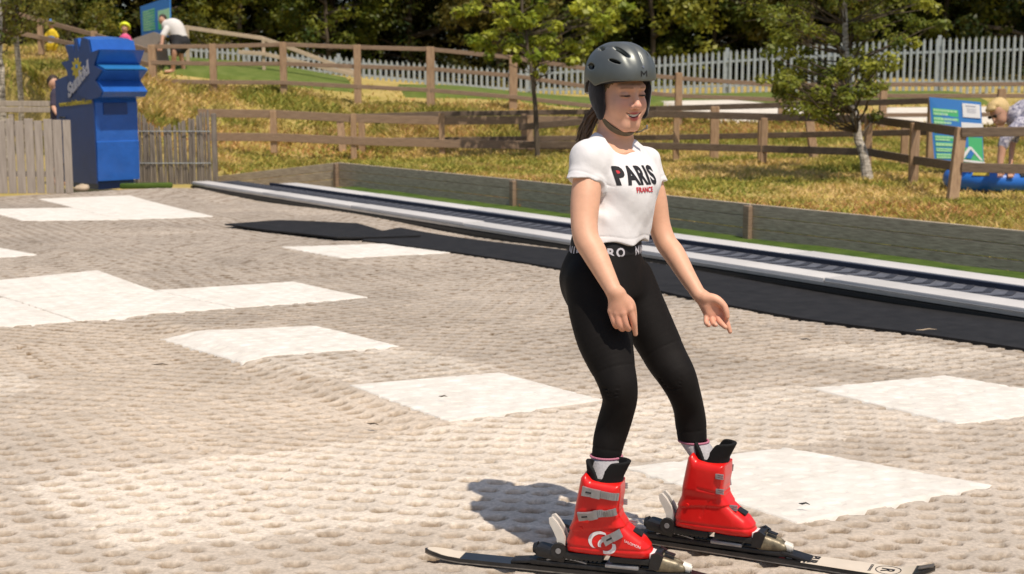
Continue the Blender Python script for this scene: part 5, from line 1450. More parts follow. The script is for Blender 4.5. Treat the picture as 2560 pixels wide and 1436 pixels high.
# ------------------------------------------------------------------ leggings
LEGR = [P(1488, 708, 4.205), P(1497, 780, 4.18), P(1512, 850, 4.15), P(1535, 925, 4.115), P(1546, 966, 4.10), P(1549, 1005, 4.115), P(1534, 1061, 4.145), P(1522, 1103, 4.15), P(1515, 1150, 4.15)]
RADR = [.090, .0870, .0805, .0625, .0555, .0500, .0490, .0465, .0425]
LEGL = [P(1566, 705, 4.35), P(1600, 770, 4.34), P(1642, 850, 4.325), P(1665, 895, 4.31), P(1691, 938, 4.285), P(1709, 980, 4.30), P(1721, 1020, 4.335), P(1727, 1061, 4.355), P(1732, 1112, 4.36)]
RADL = [.086, .078, .0690, .0640, .0575, .0500, .0470, .0475, .0440]
def girl_leggings():
    s = Sdf()
    s.loft([(P(1516, 596, 4.28), .115, .096), (P(1514, 620, 4.28), .118, .099), (P(1509, 660, 4.28), .128, .110), (P(1507, 695, 4.285), .130, .116), (P(1510, 730, 4.285), .116, .112), (P(1506, 765, 4.285), .098, .094), (P(1504, 795, 4.285), .07, .07)], R(56), k=.035, power=2.1)
    for L_, r in ((LEGR, RADR), (LEGL, RADL)): s.chain(L_, r, k=.025)
    s.ell(P(1472, 705, 4.30), (.072, .075, .080), k=.06)
    def cut(Q):
        a, b = LEGR[-1], LEGL[-1]
        da = np.linalg.norm((Q - a)[:, :2], axis=1); db = np.linalg.norm((Q - b)[:, :2], axis=1)
        z0 = np.where(da < db, P(1517, 1138, 4.15)[2], P(1734, 1100, 4.36)[2])
        return z0 - Q[:, 2]
    s.add(cut, [-9] * 3, [9] * 3, .003, 'i')
    s.add(lambda Q: .0015 * n3(Q, 22, 8), [-9] * 3, [9] * 3, 0, 'd')
    # wrinkles behind the knees, seams
    for L_, sgn in ((LEGR, 1), (LEGL, 1)):
        k = L_[4] * .5 + L_[5] * .5
        for j in range(6):
            z = .020 - j * .011; a = k + np.array([-.062, -.028, z]); b = k + np.array([-.005, -.058, z + .010])
            s.cap(a, b, .0030, .0008, k=.006, mode='s')
    for L_, i, t in ((LEGR, 3, .1), (LEGL, 2, .6), (LEGR, 7, .4), (LEGL, 7, .25)):
        p = sub(L_[i], L_[i + 1], t); ax = L_[i + 1] - L_[i]; ax /= np.linalg.norm(ax)
        def ring(Q, p=p, ax=ax): return np.maximum(np.abs((Q - p) @ ax) - .0014, np.linalg.norm(Q - p, axis=1) - .11)
        # shallow groove: only 1.2 mm is taken off near the plane of the seam
        def groove(Q, p=p, ax=ax): return .0018 * np.exp(-(((Q - p) @ ax) / .0022) ** 2) * (np.linalg.norm(Q - p, axis=1) < .10)
        s.add(groove, [-9] * 3, [9] * 3, 0, 'd')
    V, F_ = s.mesh(.0034); V = relax(V, F_, 2, .4)
    o = mk('leggings', V, F_, MT['legging'], GIRL, True)
    # waistband
    w = Sdf(); w.loft([(P(1516.5, 590, 4.28), .1175, .0985), (P(1515, 612, 4.28), .1195, .1005), (P(1514, 634, 4.28), .1215, .1025)], R(56), power=2.1)
    Vw, Fw = w.mesh(.004); mk('waistband', Vw, Fw, MT['legband'], o, True)
    c = P(1515, 622, 4.28); f0 = R(56) 
    def wrap(x, y):
        a = f0 - x / .111; d = np.array([math.sin(a), -math.cos(a), 0]); 
        return c + d * .3 + np.array([0, 0, y - .004 * 0]), -d
    Sx = -1
    def wrap2(x, y):
        a = R(31) + x / .105; d = np.array([math.sin(a), -math.cos(a), 0]); return c + d * .3 + np.array([0, 0, y]), -d
    project_text('band_lettering', "NIKE PRO   NIKE PRO", .036, None, np.array([1., 0, 0]), np.array([0, 0, 1.]), Vw, Fw, MT['print_white'], o, off=.0012, sp=1.25, lift=.0016, maxe=.006, wrap=lambda x, y: wrap2(x + .018, y - .012))
girl_leggings()

# ------------------------------------------------------------------ boots, socks
def polysdf(px, pz, poly):
    d = np.full(px.shape, 1e9); sg = np.ones(px.shape); n = len(poly)
    for i in range(n):
        a = np.array(poly[i]); b = np.array(poly[i - 1]); e = b - a; wx = px - a[0]; wz = pz - a[1]
        t = np.clip((wx * e[0] + wz * e[1]) / (e @ e), 0, 1); bx = wx - e[0] * t; bz = wz - e[1] * t; d = np.minimum(d, bx * bx + bz * bz)
        c1 = pz >= a[1]; c2 = pz < b[1]; c3 = e[0] * wz > e[1] * wx
        sg = np.where((c1 & c2 & c3) | (~c1 & ~c2 & ~c3), -sg, sg)
    return sg * np.sqrt(d)
def boot(H0, yaw, side, sock_top, label):
    """H0 heel on the sole, yaw heading, side +1 when the buckles are on her right"""
    X = np.array([math.cos(yaw), math.sin(yaw), 0]); Y = np.array([-math.sin(yaw), math.cos(yaw), 0]) * -side; Zv = np.array([0, 0, 1.0])   # Y points to the buckle side
    M_ = np.stack([X, Y, Zv]); KX = .93; W = lambda x, y, z: H0 + x * KX * X + y * Y + z * Zv
    prof = [(.000, .012), (-.003, .045), (.010, .085), (.024, .115), (.034, .165), (.050, .240), (.062, .252), (.080, .236), (.168, .228), (.168, .190), (.163, .160), (.166, .130), (.182, .108), (.212, .086), (.243, .066), (.262, .048), (.268, .030), (.262, .010), (.12, .010)]
    s = Sdf()
    def f(Q):
        q = (Q - H0) @ M_.T; x, y, z = q.T; x = x / KX
        d2 = polysdf(x, z, prof)
        w = np.interp(x, [-.01, .03, .08, .14, .20, .24, .27], [.034, .043, .046, .047, .049, .046, .034])
        w = w * np.interp(z, [0, .02, .05, .09, .14, .19, .25], [.90, 1.0, 1.0, .98, 1.02, 1.06, 1.10]) + .007 * (z > .12) * sst(.12, .15, z)
        e = np.abs(y) - w; k = .030
        m = np.clip(k - np.abs(d2 - e), 0, None) / k; d = np.maximum(d2, e) + m * m * k * .25
        # cuff shell laps over the lower shell, overlap flaps at the front
        cuff = z - (.082 + .20 * np.clip(x - .02, 0, .2) - .9 * np.clip(x - .05, 0, .1) ** 2)
        d -= .0035 * sst(-.002, .002, cuff) * (1 - sst(.30, .31, z))
        fl = np.abs(z - (.150 - .10 * (x - .1))) ; d += .0030 * np.exp(-(fl / .0035) ** 2) * (x > .085) * (z > .1)
        fr = (x - .115) - .5 * (z - .1); d += .0022 * np.exp(-(fr / .003) ** 2) * (z < .118) * (z > .06)
        lip = z - (.036 + .03 * np.clip(x - .12, 0, .1)); d += .0026 * np.exp(-(lip / .0028) ** 2) * (x > -.01)
        d -= .0028 * sst(.004, -.002, z - .030) * 0
        return d
    s.add(f, W(.13, 0, .13) - .19, W(.13, 0, .13) + .19)
    s.ell(W(.105, 0, .27), (.05, .041, .05), M_, k=.008, mode='s')
    s.ell(W(.135, 0, -.006), (.045, .06, .020), M_, k=.01, mode='s')
    V, F_ = s.mesh(.0027); V = relax(V, F_, 1, .4)
    b = mk('ski_boot', V, F_, MT['boot'], GIRL, True); b["label"] = label
    bvh = BVHTree.FromPolygons([tuple(v) for v in V], [tuple(int(i) for i in q) for q in F_])
    def surf(x, z, lift=.0, frm=1):
        q = W(x, .12 * frm, z); h = bvh.ray_cast(Vector(q), Vector(-Y * frm), .3)
        if h[0] is None: return W(x, .05 * frm, z), Y * frm
        n = np.array(h[1]); n = n if n @ (Y * frm) > 0 else -n
        return np.array(h[0]) + n * lift, n
    # soles
    mb = MB(); mb.box(W(.055, 0, .004), (.115, .066, .020), M_, 0, .004); mb.box(W(.205, 0, .004), (.125, .068, .018), M_, 0, .004)
    for x in np.arange(.008, .11, .014): mb.box(W(x, 0, -.006), (.007, .064, .006), M_)
    mb.build('boot_sole', MT['black'], b, True)
    mb = MB(); mb.box(W(.272, 0, .020), (.020, .056, .020), M_, 0, .005); mb.build('toe_lug', MT['boot_white'], b, True)
    # three buckles: lever, hoop and ratchet strip that bends over the front
    for (x0, z0, sl, Lv) in ((.060, .211, -.12, .056), (.046, .134, .18, .060), (.124, .062, .55, .054)):
        mb = MB()
        def bandpart(xa, xb, w, th, lift, n=7, taper=1.0):
            up = []; 
            for i, x in enumerate(np.linspace(xa, xb, n)):
                z = z0 + sl * (x - x0); p0, n0 = surf(x, z, lift); t = X * 1 + Zv * sl; t /= np.linalg.norm(t); v = np.cross(n0, t); v /= np.linalg.norm(v); ww = w * (1 + (taper - 1) * i / (n - 1)) / 2
                up += [p0 - v * ww, p0 + v * ww, p0 + v * ww + n0 * th, p0 - v * ww + n0 * th]
            Fc = [(i * 4 + k, i * 4 + (k + 1) % 4, (i + 1) * 4 + (k + 1) % 4, (i + 1) * 4 + k) for i in range(n - 1) for k in range(4)]
            mb.add(up, Fc + [(3, 2, 1, 0), tuple((n - 1) * 4 + k for k in range(4))])
        bandpart(x0, x0 + Lv * .62, .028, .007, .003, 6, .8); bandpart(x0 + Lv * .5, x0 + Lv * .98, .0245, .0095, .003, 5)
        bandpart(x0 + Lv * .95, min(x0 + Lv * 1.9, .166), .0215, .003, .002, 8)
        for x in np.arange(x0 + Lv * 1.05, min(x0 + Lv * 1.85, .163), .0062):
            z = z0 + sl * (x - x0); p0, n0 = surf(x, z, .0055); t = X + Zv * sl; t /= np.linalg.norm(t); v = np.cross(n0, t); v /= np.linalg.norm(v)
            mb.box(p0, (.0030, .0195, .0034), np.stack([t, v, n0]))
        mb.build('buckle', MT['boot_grey'], b, True, 30)
        mb = MB(); pts = [surf(x0 + Lv * (.18 + .34 * t), z0 + sl * Lv * (.18 + .34 * t), .0093)[0] for t in (0, .33, .66, 1)]
        mb.tube(pts, .0028, 8); mb.build('buckle_slot', MT['black'], b, True)
        # end of the strap showing on the other side of the shell
        mb = MB(); zz = z0 + sl * .10; xx = .158 if z0 > .1 else .196; zz = zz if z0 > .1 else .096
        p0, n0 = surf(xx, zz, .004, -1); t = X; v = Zv
        for j in range(3): mb.box(p0 + Zv * (.006 * (j - 1)) + X * .004, (.020, .007, .0042), M_, 0, .0015)
        mb.box(p0 + X * -.006, (.010, .006, .016), M_, 0, .002)
        mb.build('strap_end', MT['boot_grey'], b, True)
    # hinge rivets
    mb = MB()
    for fr in (1, -1):
        p0, n0 = surf(.050, .094, .0, fr); mb.tube([p0 - n0 * .002, p0 + n0 * .003], [.0065, .0055], 12)
    mb.build('rivet', MT['boot'], b, True)
    mb = MB(); 
    for fr in (1, -1):
        p0, n0 = surf(.224, .074 - .004, .0, fr)
    p = W(.222, 0, .083); mb.box(p, (.030, .034, .006), np.stack([X * .9 - Zv * .43, Y, X * .43 + Zv * .9]), 0, .0025); mb.build('toe_badge', MT['black'], b, True)
    # swirl emblem of two crescents on the buckle side
    def crescent(cx, cz, r0, r1, a0, a1, off):
        n = 14; o = [(cx + r0 * math.cos(t), cz + r0 * .78 * math.sin(t)) for t in np.linspace(a0, a1, n)]; i = [(cx + off[0] + r1 * math.cos(t), cz + off[1] + r1 * .78 * math.sin(t)) for t in np.linspace(a1, a0, n)]
        m = o + i; return np.array(m), [(k, k + 1, 2 * n - 2 - k, 2 * n - 1 - k) for k in range(n - 1)]
    if side > 0:
        for pl in (crescent(.110, .062, .036, .031, R(60), R(232), (.006, -.004)), crescent(.128, .052, .024, .017, R(50), R(205), (.003, -.003)), crescent(.132, .046, .030, .022, R(-110), R(25), (-.004, .004))):
            T = pl[0]
            project_text('swirl_emblem', '', 1, W(0, .05, 0), X, Zv, V, F_, MT['boot_white'], b, lift=.0014, maxe=.006, poly=(T, pl[1]), wrap=lambda x, z: (W(x, .12, z), -Y))
        project_text('boot_lettering', "SALOMON", .011, None, X, Zv, V, F_, MT['boot_white'], b, lift=.0014, maxe=.006, wrap=lambda x, z: (W(.212 + x * .95, .12, .056 - x * .35 + z), -Y))
    # inner boot
    e = Sdf()
    def ln(Q):
        q = (Q - W(.108, 0, 0)) @ M_.T; x, y, z = q.T; x = x - .18 * (z - .2)
        r = (np.abs(x / (.053 + .30 * np.clip(z - .245, 0, 1))) ** 2.2 + np.abs(y / .045) ** 2.2) ** (1 / 2.2)
        th = np.arctan2(y / .045, x / .05); top = .272 + .016 * np.cos(2 * th) * (np.cos(th) < 0) + .020 * sst(-.25, .35, np.cos(th)) - .020 * np.exp(-((np.abs(th) - 1.75) / .38) ** 2)
        d = (r - 1) * .045; d = np.maximum(d, -(d + .009) * (z > .235) - 9 * (z <= .235)); return np.maximum(np.maximum(d, z - top), .195 - z)
    e.add(ln, W(.11, 0, .25) - .09, W(.11, 0, .25) + .09); Vl, Fl = e.mesh(.003); Vl = relax(Vl, Fl, 2, .4); mk('boot_liner', Vl, Fl, MT['liner'], b, True)
    # sock
    base = W(.116, 0, .205); n = 44; Vs = []; rows = 14
    for i in range(rows):
        t = i / (rows - 1); c = sub(base, sock_top, t)
        for k in range(n):
            a = 2 * math.pi * k / n; r = (.040 + .001 * t) * (1 + .022 * (k % 2)); Vs.append(c + X * r * 1.08 * math.cos(a) + Y * r * math.sin(a))
    Fs = [(i * n + k, i * n + (k + 1) % n, (i + 1) * n + (k + 1) % n, (i + 1) * n + k) for i in range(rows - 1) for k in range(n)]
    sk = mk('sock', Vs, Fs, MT['sock'], GIRL, True)
    mb = MB(); c = sock_top; mb.tube([c + (X * 1.08 * math.cos(a) + Y * math.sin(a)) * .0425 + np.array([0, 0, .001]) for a in np.linspace(0, 2 * math.pi, 33)], .0036, 8, cap=False); mb.build('sock_cuff', MT['sock_pink'], sk, True)
    return W
SOLE = .058
HN = G(1421, 1384, SOLE); YN = math.radians(-15.0)
HFt = G(1693, 1322, SOLE); YF = math.radians(-25.5)
SKN = boot(HN, YN, 1, P(1516, 1141, 4.15), "red ski boot with three grey buckles facing the viewer")
SKF = boot(HFt, YF, -1, P(1734, 1103, 4.36), "red ski boot showing its plain inner side")

# ------------------------------------------------------------------ skis
def ski(H0, yaw, label, tail, tip, light_tail):
    X = np.array([math.cos(yaw), math.sin(yaw), 0]); Y = np.array([-math.sin(yaw), math.cos(yaw), 0]); Zv = np.array([0, 0, 1.0]); O = np.array([H0[0], H0[1], 0.0])
    W = lambda x, y, z: O + x * X + y * Y + z * Zv; M_ = np.stack([X, Y, Zv])
    r = empty('ski', O, label, 'ski', 'the pair of skis', 0)
    def hw(x): return np.interp(x, [tail, tail + .02, tail + .06, .1, tip - .16, tip - .06, tip - .015, tip], [.003, .019, .031, .032, .048, .046, .024, .004])
    def zz(x): return .014 + .040 * sst(tip - .12, tip + .04, x) * 1.0 + .012 * (1 - sst(tail, tail + .12, x))
    xs = np.concatenate([np.linspace(tail, tail + .08, 10)[:-1], np.linspace(tail + .08, tip - .2, 26)[:-1], np.linspace(tip - .2, tip, 22)])
    def slab(z0, z1, inset, name, m, parent=r, xa=None, xb=None):
        V = []; u = [x for x in xs if (xa is None or x >= xa) and (xb is None or x <= xb)]
        for x in u:
            w = max(hw(x) - inset, .001); z = zz(x)
            V += [W(x, -w, z + z0), W(x, w, z + z0), W(x, w * .97, z + z1), W(x, -w * .97, z + z1)]
        n = len(u); Fc = [(i * 4 + k, i * 4 + (k + 1) % 4, (i + 1) * 4 + (k + 1) % 4, (i + 1) * 4 + k) for i in range(n - 1) for k in range(4)]
        mb = MB(); mb.add(V, Fc + [(3, 2, 1, 0), tuple((n - 1) * 4 + k for k in range(4))]); return mb.build(name, m, parent, True, 40)
    slab(-.008, -.004, 0, 'steel_edge', MT['ski_edge']); bd = slab(-.004, .006, .0005, 'ski_board', MT['ski_top'])
    if light_tail: slab(.0062, .0078, .004, 'cream_top', MT['ski_cream'], bd, tail + .002, tail + .13)
    fx = tip - .40
    slab(.0062, .0078, .003, 'cream_top', MT['ski_cream'], bd, fx, tip - .05)
    # printing across the shovel
    def pr(s_, size, x, y, m, rot, off=.001, sq=1.0):
        ax = Y * -1 if rot == 0 else X; ay = X if rot == 0 else Y
        T, TF = text_mesh(s_, size, off, 0.0, 'CENTER', 1.05); 
        V = [W(0, 0, 0) + X * (x + q[1] * sq if rot == 0 else x + q[0]) + Y * (y - q[0] if rot == 0 else y + q[1] * sq) for q in T]
        V = np.array(V); xx = (V - O) @ X; V[:, 2] = zz(xx) + .0086; mk('ski_lettering', V, TF, m, bd)
    pr("PUR", .036, fx + .040, 0, MT['print_black'], 0, .0016); pr("SUIT", .036, fx + .008, 0, MT['print_black'], 0, .0016)
    pr("ROSSIGNOL", .011, tip - .185, 0, MT['print_black'], 0, .0003)
    pr("R", .052, tip - .150, 0, MT['print_black'], 0, .0012)
    T = [(.037 * math.cos(a), .037 * math.sin(a)) for a in np.linspace(0, 2 * math.pi, 40, endpoint=False)]; n = 40
    V = np.array([W(tip - .131 + q[0] * s_, q[1] * s_, 0) for s_ in (1, .92) for q in T]); V[:, 2] = zz((V - O) @ X) + .0086
    mk('ring_emblem', V, [(i, (i + 1) % n, n + (i + 1) % n, n + i) for i in range(n)], MT['print_black'], bd)
    for dx, m, y in ((-.035, 'print_red', -.012), (-.035, 'sign_navy', .012), (-.014, 'bind_white', 0)):
        mb = MB(); mb.box(W(fx + dx - .004, y, zz(fx) + .0072), (.018, .020 if m != 'bind_white' else .034, .0016), M_); mb.build('sticker', MT[m], bd)
    mb = MB(); mb.box(W(tip - .025, 0, zz(tip - .025) + .009), (.045, .030, .005), np.stack([X * .95 + Zv * .3, Y, Zv * .95 - X * .3]), 0, .002); mb.build('tip_guard', MT['ski_edge'], r, True)
    # binding: track, heel unit, lever, toe unit
    mb = MB(); mb.box(W(.12, 0, .030), (.46, .052, .016), M_, 0, .005); mb.box(W(-.135, 0, .027), (.07, .050, .010), np.stack([X * .99 + Zv * .12, Y, Zv * .99 - X * .12]), 0, .004); mb.box(W(.375, 0, .028), (.09, .054, .012), np.stack([X * .985 - Zv * .17, Y, Zv * .985 + X * .17]), 0, .005)
    for y in (-.018, .018): mb.box(W(.12, y, .0395), (.42, .006, .004), M_)
    mb.build('binding_track', MT['bind'], r, True)
    mb = MB(); mb.box(W(.165, 0, .0415), (.10, .060, .012), M_, 0, .005); mb.build('brake_pad', MT['boot_grey'], r, True)
    mb = MB(); mb.box(W(-.048, 0, .058), (.095, .058, .034), np.stack([X * .98 - Zv * .17, Y, Zv * .98 + X * .17]), 0, .012); mb.box(W(-.005, 0, .070), (.03, .05, .028), M_, 0, .008)
    mb.tube([W(-.092, 0, .066), W(-.105, 0, .066)], [.020, .014], 14); hu = mb.build('heel_unit', MT['bind'], r, True)
    for y in (-.032, .032):
        mb = MB(); mb.tube([W(-.022, y * .82, .074), W(-.022, y * 1.06, .074)], [.024, .0225], 22); mb.build('pivot_disc', MT['bind'], hu, True)
        mb = MB(); mb.tube([W(-.022, y * 1.03, .074), W(-.022, y * 1.12, .074)], [.0085, .008], 16); mb.build('pivot_bolt', MT['boot_grey'], hu, True)
    lv = [(-.016, .084), (-.020, .105), (-.028, .128), (-.040, .150), (-.050, .163)]
    for y in (-.016, .016):
        mb = MB(); V = []
        pr_ = [(-.006, .082), (-.004, .108), (-.014, .132), (-.030, .156), (-.044, .170), (-.054, .166), (-.052, .150), (-.040, .128), (-.030, .106), (-.030, .086)]
        mb.prism(pr_, W(0, y - .006, 0), X, Zv, Y, .012); mb.build('heel_lever', MT['bind_white'], r, True, 50)
    mb = MB(); mb.prism([(-.010, .090), (-.012, .112), (-.026, .138), (-.040, .152), (-.045, .148), (-.032, .126), (-.022, .104), (-.022, .090)], W(0, -.011, 0), X, Zv, Y, .022); mb.build('lever_web', MT['bind'], r)
    mb = MB()
    for y in (-.02, .0, .02): mb.tube([W(-.06, y, .040), W(-.02, y, .050), W(.03, y, .046), W(.06, y, .040)], .0035, 6)
    mb.build('heel_spring', MT['boot_grey'], r, True)
    WT = lambda x, y, z: W(x - .017, y, z)
    e = Sdf()
    
    for y in (-.014, .014): e.cap(WT(.283, y, .066), WT(.335, y * .7, .056), .019, .015, k=.008); e.cap(WT(.288, y, .050), WT(.352, y * .6, .048), .018, .014, k=.008)
    e.cap(WT(.30, 0, .089), WT(.345, 0, .072), .012, .009, k=.006, mode='s')
    e.add(lambda Q: .036 - Q[:, 2], [-9] * 3, [9] * 3, .004, 'i')
    Vt, Ft = e.mesh(.003); tu = mk('toe_unit', Vt, Ft, MT['bind_gold'], r, True)
    mb = MB()
    for y in (-1, 1): mb.prism([(.262, .046), (.268, .088), (.286, .096), (.304, .086), (.296, .060), (.290, .044)], WT(0, y * .030 - .006, 0), X, Zv, Y, .012)
    mb.box(WT(.286, 0, .085), (.022, .056, .014), M_, 0, .005); mb.build('toe_wing', MT['bind'], r, True, 40)
    mb = MB(); mb.box(WT(.318, 0, .0865), (.030, .020, .004), np.stack([X * .97 - Zv * .24, Y, Zv * .97 + X * .24]), 0, .002); mb.build('toe_window', MT['black'], tu, True)
    mb = MB(); mb.tube([WT(.355, 0, .052), WT(.378, 0, .047)], [.0155, .0135], 18); mb.tube([WT(.378, 0, .047), WT(.381, 0, .0465)], [.009, .008], 12); mb.build('adjust_knob', MT['bind_white'], r, True)
    return r
ski(HN, YN - R(1.5), "black ski with a cream tail under the boot nearest the viewer", -.445, .80, True)
ski(HFt, YF, "black ski with a cream lettered front end under the farther boot", -.40, .775, False)
# ------------------------------------------------------------------ other people
MT['skin_far'] = mat('skin_tone', (.55, .31, .21), .55, sss=.1)
MT['cloth_white'] = mat('pale_cotton', (.66, .63, .60), .9, bump=.2, bs=14)
MT['cloth_black'] = mat('black_cloth', (.014, .014, .016), .85)
MT['cloth_yellow'] = mat('yellow_cloth', (.68, .48, .02), .85)
MT['cloth_blue'] = mat('blue_cloth', (.07, .19, .45), .85)
MT['cloth_pink'] = mat('pink_cloth', (.72, .10, .24), .85)
MT['cloth_purple'] = mat('dusky_cloth', (.05, .04, .065), .9)
MT['neon'] = mat('neon_yellow_shell', (.72, .80, .02), .35, coat=.3)
MT['dark_hair'] = mat('dark_brown_hair', (.035, .02, .012), .7, bump=.5, bs=60)
MT['blonde'] = mat('blonde_hair', (.50, .35, .14), .6, base2=(.68, .50, .24), vs=40, stretch=(4, 4, 1), bump=.5, bs=60)
MT['blouse'] = mat('patterned_blouse', (.075, .075, .15), .85, base2=(.62, .60, .66), vs=26, det=2)
def sd(fn, h, name, m, par, it=1):
    s = Sdf(); fn(s); V, F_ = s.mesh(h); V = relax(V, F_, it, .4); return mk(name, V, F_, m, par, True)
def man():
    d = 34.2; p = lambda x, y, dd=0: P(x, y, d + dd)
    r = empty('person', on_ground(440, 160, d), "man in a pale t-shirt and black shorts bending over behind the hill fence", 'person')
    g0, g1 = on_ground(432, 160, d - .1), on_ground(458, 160, d + .15)
    sh1, sh2, hip1, hip2 = p(417, 74, -.15), p(420, 66, .2), p(444, 104, -.1), p(455, 104, .15)
    def body(s):
        s.ell(p(406, 50), (.085, .10, .115), k=.02); s.cap(p(411, 58), p(422, 68), .06, .07, k=.03)
        s.chain([p(422, 68), p(437, 72), p(450, 98)], [.13, .17, .155], k=.03)
        s.chain([sh1, p(407, 93, -.25), p(404, 117, -.3)], [.06, .045, .036], k=.02); s.chain([sh2, p(410, 96, .2), p(399, 118, .1)], [.06, .045, .036], k=.02)
        s.cap(p(404, 117, -.3), p(402, 126, -.32), .042, .03, k=.02); s.cap(p(399, 118, .1), p(396, 126, .08), .042, .03, k=.02)
        s.chain([hip1, p(437, 128, -.25), g0 + [0, 0, .08]], [.10, .068, .05], k=.02); s.chain([hip2, p(452, 128, .0), g1 + [0, 0, .08]], [.10, .068, .05], k=.02)
        for g in (g0, g1): s.cap(g + [0, 0, .04], g + [-.16, -.08, .035], .045, .035, k=.03)
    sd(body, .012, 'body', MT['skin_far'], r)
    def shirt(s):
        s.chain([p(420, 65), p(436, 70), p(448, 96)], [.155, .215, .20], k=.04); s.cap(sh1, p(409, 88, -.2), .085, .082, k=.04); s.cap(sh2, p(412, 84, .2), .085, .08, k=.04)
        s.add(lambda Q: .012 * n3(Q, 7, 1), [-99] * 3, [99] * 3, 0, 'd')
    sd(shirt, .014, 't_shirt', MT['cloth_white'], r)
    def shorts(s):
        s.chain([p(445, 97), p(455, 108)], [.215, .20], k=.05); s.cap(hip1, p(440, 124, -.2), .135, .12, k=.05); s.cap(hip2, p(453, 124, .0), .135, .12, k=.05)
    sd(shorts, .014, 'shorts', MT['cloth_black'], r)
    sd(lambda s: s.ell(p(407, 46, .02), (.095, .11, .10), k=.01), .01, 'hair', MT['dark_hair'], r)
man()
def child(name_label, hx, hy, d, gx, helmet_m, top_m, bot_m, hr, extra=None):
    p = lambda x, y, dd=0: P(x, y, d + dd); u = d / F_PX
    g = on_ground(gx, hy, d); c = p(hx, hy); r = empty('person', g, name_label, 'person')
    H = c[2] - g[2]; sh = c - np.array([0, 0, .20]); hip = np.array([sh[0], sh[1], g[2] + (sh[2] - g[2]) * .50])
    f = [g + np.array([s_ * .07, 0, .05]) for s_ in (-1, 1)]
    def body(s):
        s.ell(c, (.078, .085, .105), k=.01); s.cap(c - [0, 0, .06], sh, .038, .045, k=.02)
        s.chain([sh, sub(sh, hip, .5), hip], [.085, .085, .085], k=.03)
        for k_, s_ in enumerate((-1, 1)):
            s.chain([sh + [s_ * .095, 0, -.02], sh + [s_ * .15, -.02, -.16], sh + [s_ * .11, -.16, -.22]], [.034, .028, .022], k=.02)
            s.cap(sh + [s_ * .11, -.16, -.22], sh + [s_ * .10, -.20, -.23], .026, .018, k=.01)
            s.chain([hip + [s_ * .05, 0, 0], sub(hip, f[k_], .5) + [s_ * .01, -.03, 0], f[k_]], [.065, .048, .036], k=.02)
            s.cap(f[k_] + [0, 0, -.01], f[k_] + [0, -.11, -.02], .036, .028, k=.02)
        s.ell(c + [0.01, -.083, -.02], (.012, .014, .014), k=.01)
    sd(body, .009, 'body', MT['skin_far'], r)
    def top(s):
        s.chain([sh + [0, 0, -.015], sub(sh, hip, .5), hip + [0, 0, -.01]], [.105, .108, .112], k=.03)
        for s_ in (-1, 1): s.cap(sh + [s_ * .085, 0, -.02], sh + [s_ * .14, -.015, -.12], .052, .05, k=.03)
    t = sd(top, .010, 't_shirt', top_m, r)
    def bottoms(s):
        s.cap(hip + [-.03, 0, -.04], hip + [.03, 0, -.04], .11, .11, k=.03)
        for k_, s_ in enumerate((-1, 1)): s.cap(hip + [s_ * .05, 0, -.04], sub(hip, f[k_], .55) + [s_ * .012, -.02, 0], .082, .07, k=.04)
    sd(bottoms, .010, 'shorts', bot_m, r)
    def helm(s):
        s.ell(c + [0, .012, .035], (hr, hr * 1.12, hr), k=.01); s.add(lambda Q: (c[2] + .015 - .9 * np.clip(Q[:, 1] - c[1], -.2, .06)) - Q[:, 2], [-99] * 3, [99] * 3, .01, 'i')
    if helmet_m == MT['neon']:
        hm = sd(helm, .008, 'helmet', helmet_m, r); sd(lambda s: s.ell(c + [-.075, .01, -.03], (.03, .05, .055), k=.01), .008, 'ear_guard', helmet_m, hm)
    else:
        sd(lambda s: s.ell(c + [0, .02, .02], (hr * .98, hr * 1.05, hr), k=.01).add(lambda Q: (c[2] - .03 + 1.1 * (c[1] - Q[:, 1])) - Q[:, 2], [-99] * 3, [99] * 3, .01, 'i'), .008, 'hair', MT['dark_hair'], r)
        cp = sd(lambda s: s.ell(c + [0, .01, .06], (hr * 1.02, hr * 1.08, hr * .7), k=.01).add(lambda Q: (c[2] + .055) - Q[:, 2], [-99] * 3, [99] * 3, .004, 'i'), .008, 'cap', helmet_m, r)
        sd(lambda s: s.ell(c + [.0, -.11, .058], (.065, .075, .008), k=.004), .006, 'cap_peak', helmet_m, cp)
    if extra: extra(r, c, sh, hip, t)
    return r
def kid_print(r, c, sh, hip, t):
    m = sub(sh, hip, .62)
    V = []; 
    for i in range(12):
        for j in range(7):
            a = -1.05 + 2.1 * i / 11; z = .085 * (j / 3 - 1); V.append(m + np.array([math.sin(a) * .1115, -math.cos(a) * .1115, z * (1 - .4 * (a / 1.05) ** 2)]))
    mk('shirt_print', V, grid_faces(12, 7), MT['cloth_blue'], t, True)
    V = [m + np.array([math.sin(a) * .1135, -math.cos(a) * .1135, z - .055]) for a in np.linspace(-.8, .8, 10) for z in (-.03, 0, .03)]
    mk('print_stripe', V, grid_faces(10, 3), MT['cloth_white'], t, True)
child("child in a yellow t-shirt and blue cap by the hill fence at far left", 128, 60, 35.6, 126, MT['cloth_blue'], MT['cloth_yellow'], MT['cloth_yellow'], .092, kid_print)
child("child in a neon yellow helmet and pink top up behind the blue padded post", 312, 72, 34.4, 310, MT['neon'], MT['cloth_pink'], MT['cloth_purple'], .135)
def sled():
    d = 34.6; V = []; a, b = P(330, 70, d), P(352, 62, d)
    g = on_ground(345, 120, d)
    mb = MB(); prof = [(-.75, .02), (-.68, .25), (-.42, .50), (-.05, .66), (.38, .80), (.62, .72), (.72, .02)]
    mb.prism(prof, g + np.array([0, 0, 0]), (1, .1, 0), (0, 0, 1), (0, 1, 0), .12)
    tag(mb.build('matting_ramp', mat('grey_matting', (.24, .21, .185), .9, var=.1, vs=5), None, True, 30), "grey sloping end panel of the lane beside the raised blue board", 'ramp')
